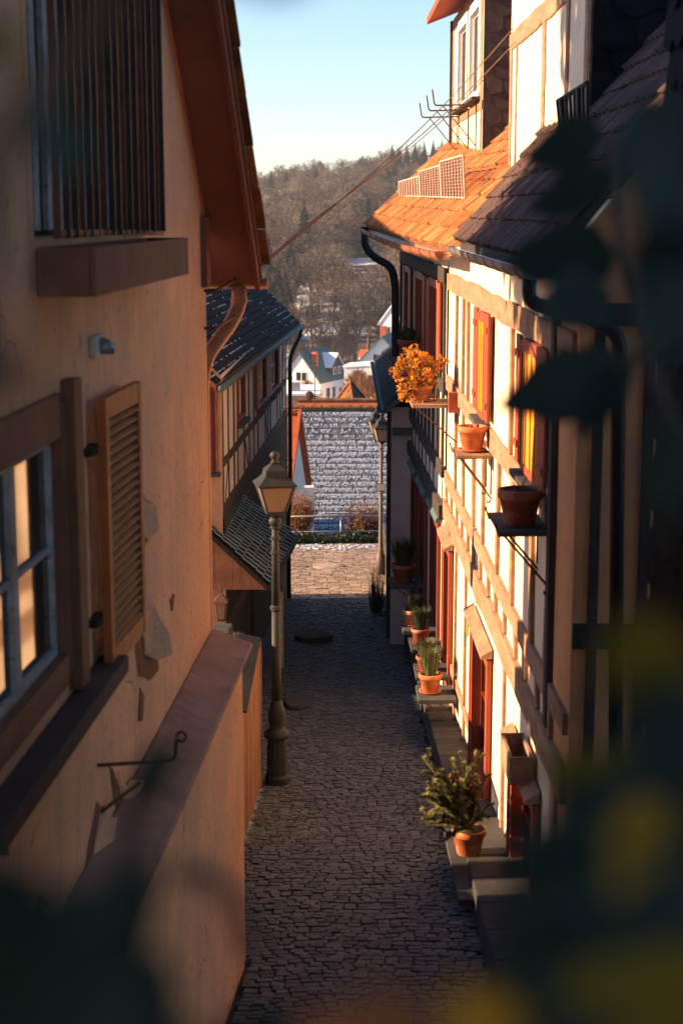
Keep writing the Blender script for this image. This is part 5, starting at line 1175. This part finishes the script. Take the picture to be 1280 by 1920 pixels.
house('gable_house', 'bright white gable house with blue grey roof beside the downpipe', 716, 688, 205, R(-12), 7.2, 9, 6, 3.7, 'plaster_white', ('slate_green', 'slate_green'), wins=[(-.6, .5, 1.2, 1.2), (1.8, -.2, 1.2, 1.2), (1.2, -2.9, 2.2, 1.5)], chim=(-.4, 3, 5.0, .4))
fa, Wf = house('annex_house', 'white flat annex with red roof edge left of the bright gable', 686, 690, 196, R(-12), 5.5, 4, 5.0, .25, 'plaster_white', ('snow', 'snow'), wins=[(1.2, -2.4, 2.0, 1.6), (-1.6, -2.2, 1.0, 1.2)], over=.15)
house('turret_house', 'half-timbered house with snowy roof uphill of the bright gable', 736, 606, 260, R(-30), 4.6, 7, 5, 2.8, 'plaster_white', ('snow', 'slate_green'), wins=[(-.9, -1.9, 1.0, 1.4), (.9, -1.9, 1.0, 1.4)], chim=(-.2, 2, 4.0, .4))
house('cottage', 'red roofed cottage peeping out left of the bright gable', 694, 668, 232, R(60), 1.5, 1.5, 3, .7, 'plaster_white', ('tile_red', 'tile_red'), over=.15)
house('cottage', 'blue roofed cottage half hidden by the left downpipe', 541, 694, 240, R(20), 5, 6, 4, 2.0, 'plaster_white', ('slate_green', 'slate_green'))
house('hill_house', 'tiny pale house among trees high on the wooded hill', 774, 402, 520, R(-20), 8, 9, 4, 2.5, 'plaster_white', ('snow', 'slate_green'))

# ------------------------------------------------------------------ woods
def bare_tree_segments(seed, H, spread=.5, levels=4):
    r = random.Random(seed); segs = []
    def grow(p, d, L, rad, lev):
        n = 3 if lev == 0 else 2; q = p
        for i in range(n):
            d = (d + Vector((r.uniform(-1, 1), r.uniform(-1, 1), r.uniform(-.3, .5))) * (.10 if lev == 0 else .22)).normalized(); e = q + d * L / n; r1 = rad * (1 - .25 * (i + 1) / n); segs.append((q, e, rad * (1 - .25 * i / n), r1, lev)); q = e
            if lev < levels and (lev > 0 or i >= 1):
                for _ in range(2 if lev < 2 else 3):
                    a = r.uniform(0, 6.28); sd = d.cross(Vector((math.cos(a), math.sin(a), .3))).normalized(); nd = (d * r.uniform(.5, .9) + sd * r.uniform(.6, 1.0) * spread * 1.6 + Vector((0, 0, .15))).normalized(); grow(q, nd, L * r.uniform(.48, .66), rad * .5, lev + 1)
        if lev < levels: grow(q, d, L * .6, rad * .6, lev + 1)
    grow(Vector((0, 0, 0)), Vector((0, 0, 1)), H * .42, H * .018, 0); return segs
def seg_mesh(segs, thick=1., minr=.02):
    V, F = [], []
    for (p, q, r0, r1, lev) in segs:
        d = (q - p).normalized(); r0, r1 = max(r0 * thick, minr), max(r1 * thick, minr * .8)
        if lev <= 1:
            s1 = d.cross(Vector((.3, .9, .1))).normalized(); s2 = d.cross(s1); b = len(V)
            for c_, rr in ((p, r0), (q, r1)):
                for k in range(4): t = k * math.pi / 2; V.append(c_ + (s1 * math.cos(t) + s2 * math.sin(t)) * rr)
            F += [(b + k, b + (k + 1) % 4, b + 4 + (k + 1) % 4, b + 4 + k) for k in range(4)]
        else:
            s1 = d.cross(Vector((random.uniform(-1, 1), random.uniform(-.3, .3), random.uniform(-1, 1)))).normalized(); b = len(V)
            V += [p - s1 * r0, p + s1 * r0, q + s1 * r1, q - s1 * r1]; F.append((b, b + 1, b + 2, b + 3))
    return V, F
protos = []
for sd in range(7):
    V, F = seg_mesh(bare_tree_segments(sd, 12, .55, 4), 1.0, .035); Va_ = np.array([tuple(v) for v in V], dtype=np.float32); protos.append((Va_, F))
def scatter_wood(name, label, spots, mat):
    allv, nv, loops, starts, tot = [], 0, [], [], []
    ls = 0
    for (x, y, z, h, k) in spots:
        Vp, F = protos[k]; a = rnd(0, 6.28); c, s = math.cos(a), math.sin(a); sc = h / 12; fat = rnd(1.0, 1.45)
        P = np.empty_like(Vp); P[:, 0] = (Vp[:, 0] * c - Vp[:, 1] * s) * sc * fat + x; P[:, 1] = (Vp[:, 0] * s + Vp[:, 1] * c) * sc * fat + y; P[:, 2] = Vp[:, 2] * sc + z
        allv.append(P); Fa = np.array(F, dtype=np.int32) + nv; loops.append(Fa.ravel()); nv += len(Vp)
    co = np.concatenate(allv); li = np.concatenate(loops); nf = len(li) // 4
    me = bpy.data.meshes.new(name); me.vertices.add(len(co)); me.vertices.foreach_set('co', co.ravel()); me.loops.add(len(li)); me.loops.foreach_set('vertex_index', li)
    me.polygons.add(nf); me.polygons.foreach_set('loop_start', np.arange(0, nf * 4, 4, dtype=np.int32)); me.polygons.foreach_set('loop_total', np.full(nf, 4, dtype=np.int32)); me.materials.append(MAT[mat]); me.update(calc_edges=True)
    o = bpy.data.objects.new(name, me); COL.objects.link(o); tag(stuff(o), label, 'woodland'); return o
print('tree faces', [len(p[1]) for p in protos])
cons = [(570, 372, 400, 11), (488, 392, 380, 9), (500, 425, 340, 10), (474, 322, 640, 11), (508, 318, 650, 8), (537, 316, 660, 8), (592, 307, 670, 10), (735, 268, 690, 12), (748, 274, 690, 11), (762, 268, 700, 10), (778, 266, 700, 11), (795, 264, 700, 12), (812, 262, 700, 11), (828, 262, 700, 11), (690, 362, 420, 13), (676, 372, 430, 11), (706, 368, 430, 12), (725, 300, 600, 14), (742, 300, 610, 13), (660, 380, 450, 9), (545, 440, 330, 8), (478, 455, 330, 9), (520, 480, 300, 12), (536, 500, 295, 11), (502, 500, 300, 12)]
spots = []; tries = 0
while len(spots) < 560 and tries < 60000:
    tries += 1; y = 305 + 420 * rnd(0, 1) ** 1.05; hw = y * .085; x = rnd(-hw, hw); z = hill_z(x, y)
    if not (420 < proj((x, y, z + 8))[0] < 870): continue
    if any(abs(proj((x, y, z))[0] - c_[0]) < 13 and c_[2] - 95 < y < c_[2] + 3 for c_ in cons): continue
    spots.append((x, y, z - .3, rnd(9, 15), random.randrange(7)))
scatter_wood('winter_wood', 'leafless brown woodland covering the hillside beyond the valley', spots, 'twig_brown')
# trees that stand out, each on its own
def bare_tree(lab, px, py, y, H, seed, mat='twig_brown', group='bare trees at the foot of the hill'):
    o = at(px, py, y); o.z = hill_z(o.x, y); t = thing('bare_tree', lab, 'tree', tuple(o), group); segs = bare_tree_segments(seed, H, .5, 4)
    for nm, sel, m_ in (('trunk', [s_ for s_ in segs if s_[4] == 0], 'bark'), ('crown', [s_ for s_ in segs if s_[4] > 0], mat)):
        V, F = seg_mesh(sel, 1.15, .035); stuff_o = MB().add([v + o for v in V], F).build(nm, m_, t)
        if nm == 'crown': stuff_o['kind'] = 'stuff'
names = ['leftmost', 'second', 'third', 'fourth', 'fifth', 'sixth', 'seventh', 'rightmost']
for k, (px, y, H) in enumerate(((560, 262, 13), (588, 268, 14), (612, 256, 11), (640, 270, 15), (664, 262, 14), (690, 272, 16), (706, 264, 14), (728, 270, 13))):
    bare_tree(f'{names[k]} bare tree of the front row above the valley houses', px, 620, y, H, 30 + k, 'twig_brown' if k % 2 else 'twig_dark')
def conifer(lab, px, py_top, y, H):
    o = at(px, py_top, y); o.z -= H; o = Vector((o.x, y, o.z)); gz_ = hill_z(o.x, y)
    t = thing('conifer_tree', lab, 'tree', (o.x, o.y, gz_), 'dark conifers on the hillside')
    m = MB(); m.tube([(o.x, y, min(gz_, o.z) - .5), (o.x, y, o.z + H)], [.25, .05], 6); m.build('trunk', 'bark', t)
    mb = MB(); n = int(H * 26)
    for k in range(n):
        f = k / n; z = o.z + H * (.12 + .88 * f); r_ = H * .25 * (1 - f) * rnd(.6, 1.15) + .12; a = rnd(0, 6.28); d = Vector((math.cos(a), math.sin(a), 0)); s_ = Vector((-math.sin(a), math.cos(a), 0)) * r_ * .32
        p = Vector((o.x, y, z)); mb.add([p, p + d * r_ * .6 + s_ + Vector((0, 0, -r_ * .12)), p + d * r_ + Vector((0, 0, -r_ * .45)), p + d * r_ * .6 - s_ + Vector((0, 0, -r_ * .12))], [(0, 1, 2), (0, 2, 3)])
    stuff(mb.build('crown', 'conifer', t))
clab = ['largest dark conifer on the brown slope below the skyline', 'slim conifer above the left roof edge', 'dark conifer low on the slope by the left roof edge', 'conifer at the far left end of the skyline', 'second small conifer from the left on the skyline', 'third small conifer from the left on the skyline', 'lone rounded conifer midway along the skyline',
        'leftmost conifer of the dark skyline clump', 'second conifer of the dark skyline clump', 'third conifer of the dark skyline clump', 'fourth conifer of the dark skyline clump', 'fifth conifer of the dark skyline clump', 'sixth conifer of the dark skyline clump', 'conifer of the skyline clump closest to the dormer',
        'tall conifer left of the orange eave', 'conifer second left of the orange eave', 'conifer touching the orange roof edge', 'tall dark conifer below the skyline clump on the left', 'tall dark conifer below the skyline clump on the right', 'small conifer midway between the cables and the orange eave', 'small conifer below the largest one', 'small conifer hugging the left roof edge',
        'dark evergreen directly above the left slate roof', 'rightmost dark evergreen above the left slate roof', 'leftmost dark evergreen above the left slate roof']
for (px, py, yy, hh), lb in zip(cons, clab): conifer(lb, px, py, yy, hh * 1.35)
# unseen evergreen added behind the left house; crown raised to shade the near right roof
tc = Vector((-11.5, 14.4, 14.6)); et = thing('added_shade_tree', 'unseen evergreen added behind the salmon gable house to shade the near right roof', 'tree', (tc.x, tc.y, .6))
m = MB(); m.tube([(tc.x, tc.y, -.5), (tc.x + .2, tc.y, 8), (tc.x, tc.y, 17)], [.38, .28, .08], 10); m.build('trunk', 'bark', et, smooth=True)
for k in range(14):
    a = k * 2.4; z_ = 11.6 + k * .4; m = MB(); m.tube([(tc.x, tc.y, z_ - .6), (tc.x + math.cos(a) * 1.4, tc.y + math.sin(a) * 1.4, z_), (tc.x + math.cos(a) * 2.5, tc.y + math.sin(a) * 2.3, z_ + .3)], [.09, .06, .03], 6); m.build('limb', 'bark', et, smooth=True)
mb = MB(); pts = []
for k in range(5200):
    a, u_ = rnd(0, 6.28), rnd(-1, 1); q_ = math.sqrt(1 - u_ * u_); rr = rnd(.25, 1) ** .5 * (1 + .12 * math.sin(a * 5) + .1 * math.sin(u_ * 7)); pts.append(tc + Vector((q_ * math.cos(a) * 2.9 * rr, q_ * math.sin(a) * 2.9 * rr, u_ * 3.3 * rr)))
leaf_cloud(mb, pts, .42); stuff(mb.build('crown', 'conifer', et))
# reddish thickets between the houses
for k, (px, py, y, rx, rz, lab) in enumerate(((612, 650, 258, 6.0, 8, 'broad brown thicket above the white gabled house'), (645, 640, 262, 5.0, 9, 'brown thicket right of the gabled house'), (560, 660, 250, 3.6, 8, 'brown thicket behind the left downpipe'), (700, 760, 170, 3.0, 3.6, 'reddish bushes below the bright gable house'), (577, 752, 190, 2.0, 2.6, 'bare reddish bush at the foot of the gabled house'), (672, 735, 180, 2.2, 2.8, 'reddish garden bush left of the bright gable house'))):
    b = at(px, py, y); b.z = min(b.z, hill_z(b.x, y)) if y > 230 else b.z
    t = thing('thicket', lab, 'shrub', tuple(b)); mb = MB()
    for q in range(1500):
        a, e = rnd(0, 6.28), rnd(0, 1.5); rr = rnd(.5, 1); tip = b + Vector((math.cos(a) * math.cos(e) * rx * rr, math.sin(a) * math.cos(e) * rx * rr * .6, math.sin(e) * rz * rr)); st = b.lerp(tip, rnd(.5, .85)); w = Vector((rnd(-1, 1), 0, rnd(-1, 1))) * .07; mb.add([st - w, st + w, tip + Vector((rnd(-.4, .4), 0, rnd(-.2, .4)))], [(0, 1, 2)])
    stuff(mb.build('twigs', 'twig_brown' if k < 3 else 'twig_orange', t))

# ------------------------------------------------------------------ leaves close to the camera
def leaf_mesh(mb, base, tip, width, nrm, curl=.15):
    base, tip, nrm = Vector(base), Vector(tip), Vector(nrm).normalized(); d = tip - base; L = d.length; sd = d.cross(nrm).normalized(); n2 = sd.cross(d).normalized(); v = []; k = 14
    for i in range(k + 1):
        t = i / k; w = width * (math.sin(math.pi * t ** .7) ** .9) * .5 * rnd(.82, 1.12); c = base + d * t + n2 * (curl * L * (t * t - t))
        v += [c - sd * w + n2 * w * .25, c, c + sd * w + n2 * w * .25]
    mb.add(v, [(3 * i + j, 3 * i + j + 1, 3 * i + 3 + j + 1, 3 * i + 3 + j) for i in range(k) for j in range(2)])
def leaf_plant(lab, leaves, stems, loc):
    t = thing('leafy_branch', lab, 'plant', loc)
    for pts in stems: m = MB(); m.tube([at(*p) for p in pts], [.006] * len(pts), 7); m.build('stem', 'twig_dark', t, smooth=True)
    for (b, e, dist, w, mt) in leaves:
        p, q = at(b[0], b[1], dist), at(e[0], e[1], dist * rnd(.9, 1.05)); wm = w / FPX * dist
        mb = MB(); leaf_mesh(mb, p, q, wm, (rnd(-.3, .3), -1, rnd(.0, .5))); mb.build('leaf', mt, t, smooth=True)
D, O, G = 'leaf_dark', 'leaf_olive', 'leaf_gold'
leaf_plant('out of focus dark green branch crossing the right side of the view',
    [((1130, 250), (975, 300), 2.0, 110, D), ((1150, 330), (985, 395), 1.8, 110, D), ((1150, 470), (945, 500), 2.0, 150, D), ((1140, 540), (1000, 600), 1.9, 120, D), ((1180, 690), (930, 765), 2.2, 150, D), ((1150, 690), (1080, 830), 1.7, 80, D), ((1240, 400), (1210, 640), .8, 120, D), ((1290, 300), (1170, 400), .8, 200, D), ((1300, 520), (1200, 700), .7, 150, D), ((1300, 880), (1200, 930), .9, 120, D), ((1280, 200), (1150, 330), 1.0, 150, D), ((1310, 760), (1250, 1000), .6, 150, D)],
    [[(1360, 1100, 1.6), (1300, 900, 1.7), (1210, 660, 1.9), (1160, 480, 1.95), (1140, 260, 2.0)], [(1210, 660, 1.9), (1160, 690, 2.1)]], (.3, 1.3, 6.6))
leaf_plant('out of focus shrub mass filling the lower right corner',
    [((1180, 1640), (950, 1580), .8, 300, D), ((1200, 1800), (930, 1680), .75, 360, D), ((1150, 1980), (930, 1800), .7, 360, D), ((1320, 1500), (990, 1430), .9, 150, O), ((1320, 1560), (1080, 1470), .7, 240, D), ((1300, 1800), (1030, 1640), .6, 380, D), ((1300, 1980), (1060, 1820), .55, 420, O), ((1300, 1200), (1120, 1270), .6, 200, O), ((1340, 1340), (1150, 1400), .6, 190, D), ((1230, 1500), (1150, 1690), .6, 120, G), ((950, 1990), (850, 1840), .55, 170, G), ((1320, 1700), (1180, 1900), .6, 280, D), ((760, 2020), (690, 1830), .5, 190, 'leaf_brown'), ((640, 2010), (590, 1900), .5, 200, 'leaf_brown'), ((500, 2010), (470, 1890), .6, 200, D), ((1010, 1990), (880, 1890), .6, 200, O), ((1260, 1560), (1030, 1500), .8, 180, D), ((1100, 2000), (980, 1900), .5, 260, D)],
    [[(1100, 2100, .7), (1130, 1800, .75), (1220, 1600, .75), (1330, 1250, .7)], [(1100, 2100, .7), (900, 1980, .6), (760, 2010, .65)]], (.2, .8, 6.5))
leaf_plant('out of focus dark leaves spreading over the lower left corner',
    [((-60, 1900), (240, 1640), .6, 300, D), ((-60, 1700), (90, 1640), .6, 160, D), ((-40, 1960), (200, 1680), .65, 280, D), ((60, 2000), (300, 1600), .75, 200, D), ((180, 2000), (310, 1780), .65, 240, D), ((-60, 1800), (140, 1830), .6, 240, D), ((250, 1490), (340, 1390), 1.0, 80, D), ((350, 2000), (300, 1870), .65, 160, D)],
    [[(-60, 2050, .7), (150, 1800, .75), (240, 1600, .9), (270, 1470, 1.0)], [(330, 1640, .8), (390, 1640, .8), (440, 1690, .8), (470, 1790, .8)]], (-.2, .9, 6.6))
leaf_plant('out of focus olive leaf and twig hanging at the upper left',
    [((60, 230), (170, 320), .7, 130, D), ((420, -70), (600, -35), .6, 90, O), ((-40, 640), (40, 760), .6, 90, D), ((-50, 980), (30, 1080), .6, 90, D), ((-60, 40), (20, 140), .6, 110, O)],
    [[(-80, 1100, .7), (-60, 600, .7), (0, 260, .7), (60, 190, .7), (250, -60, .7), (420, -80, .6)]], (-.1, .8, 7.3))

# ------------------------------------------------------------------ thin winter haze over the valley
hz = bpy.data.materials.new('haze_air'); hz.use_nodes = True; hn = hz.node_tree.nodes; hn.remove(hn['Principled BSDF'])
pv = hn.new('ShaderNodeVolumePrincipled'); pv.inputs['Color'].default_value = (.80, .88, .95, 1); pv.inputs['Density'].default_value = .00020; pv.inputs['Anisotropy'].default_value = .2
hz.node_tree.links.new(pv.outputs[0], hn['Material Output'].inputs['Volume']); MAT['haze_air'] = hz
tag(stuff(MB().box(-720, 720, -70, 1520, -60, 75).build('haze', 'haze_air')), 'thin bluish winter haze hanging over the valley', 'haze')
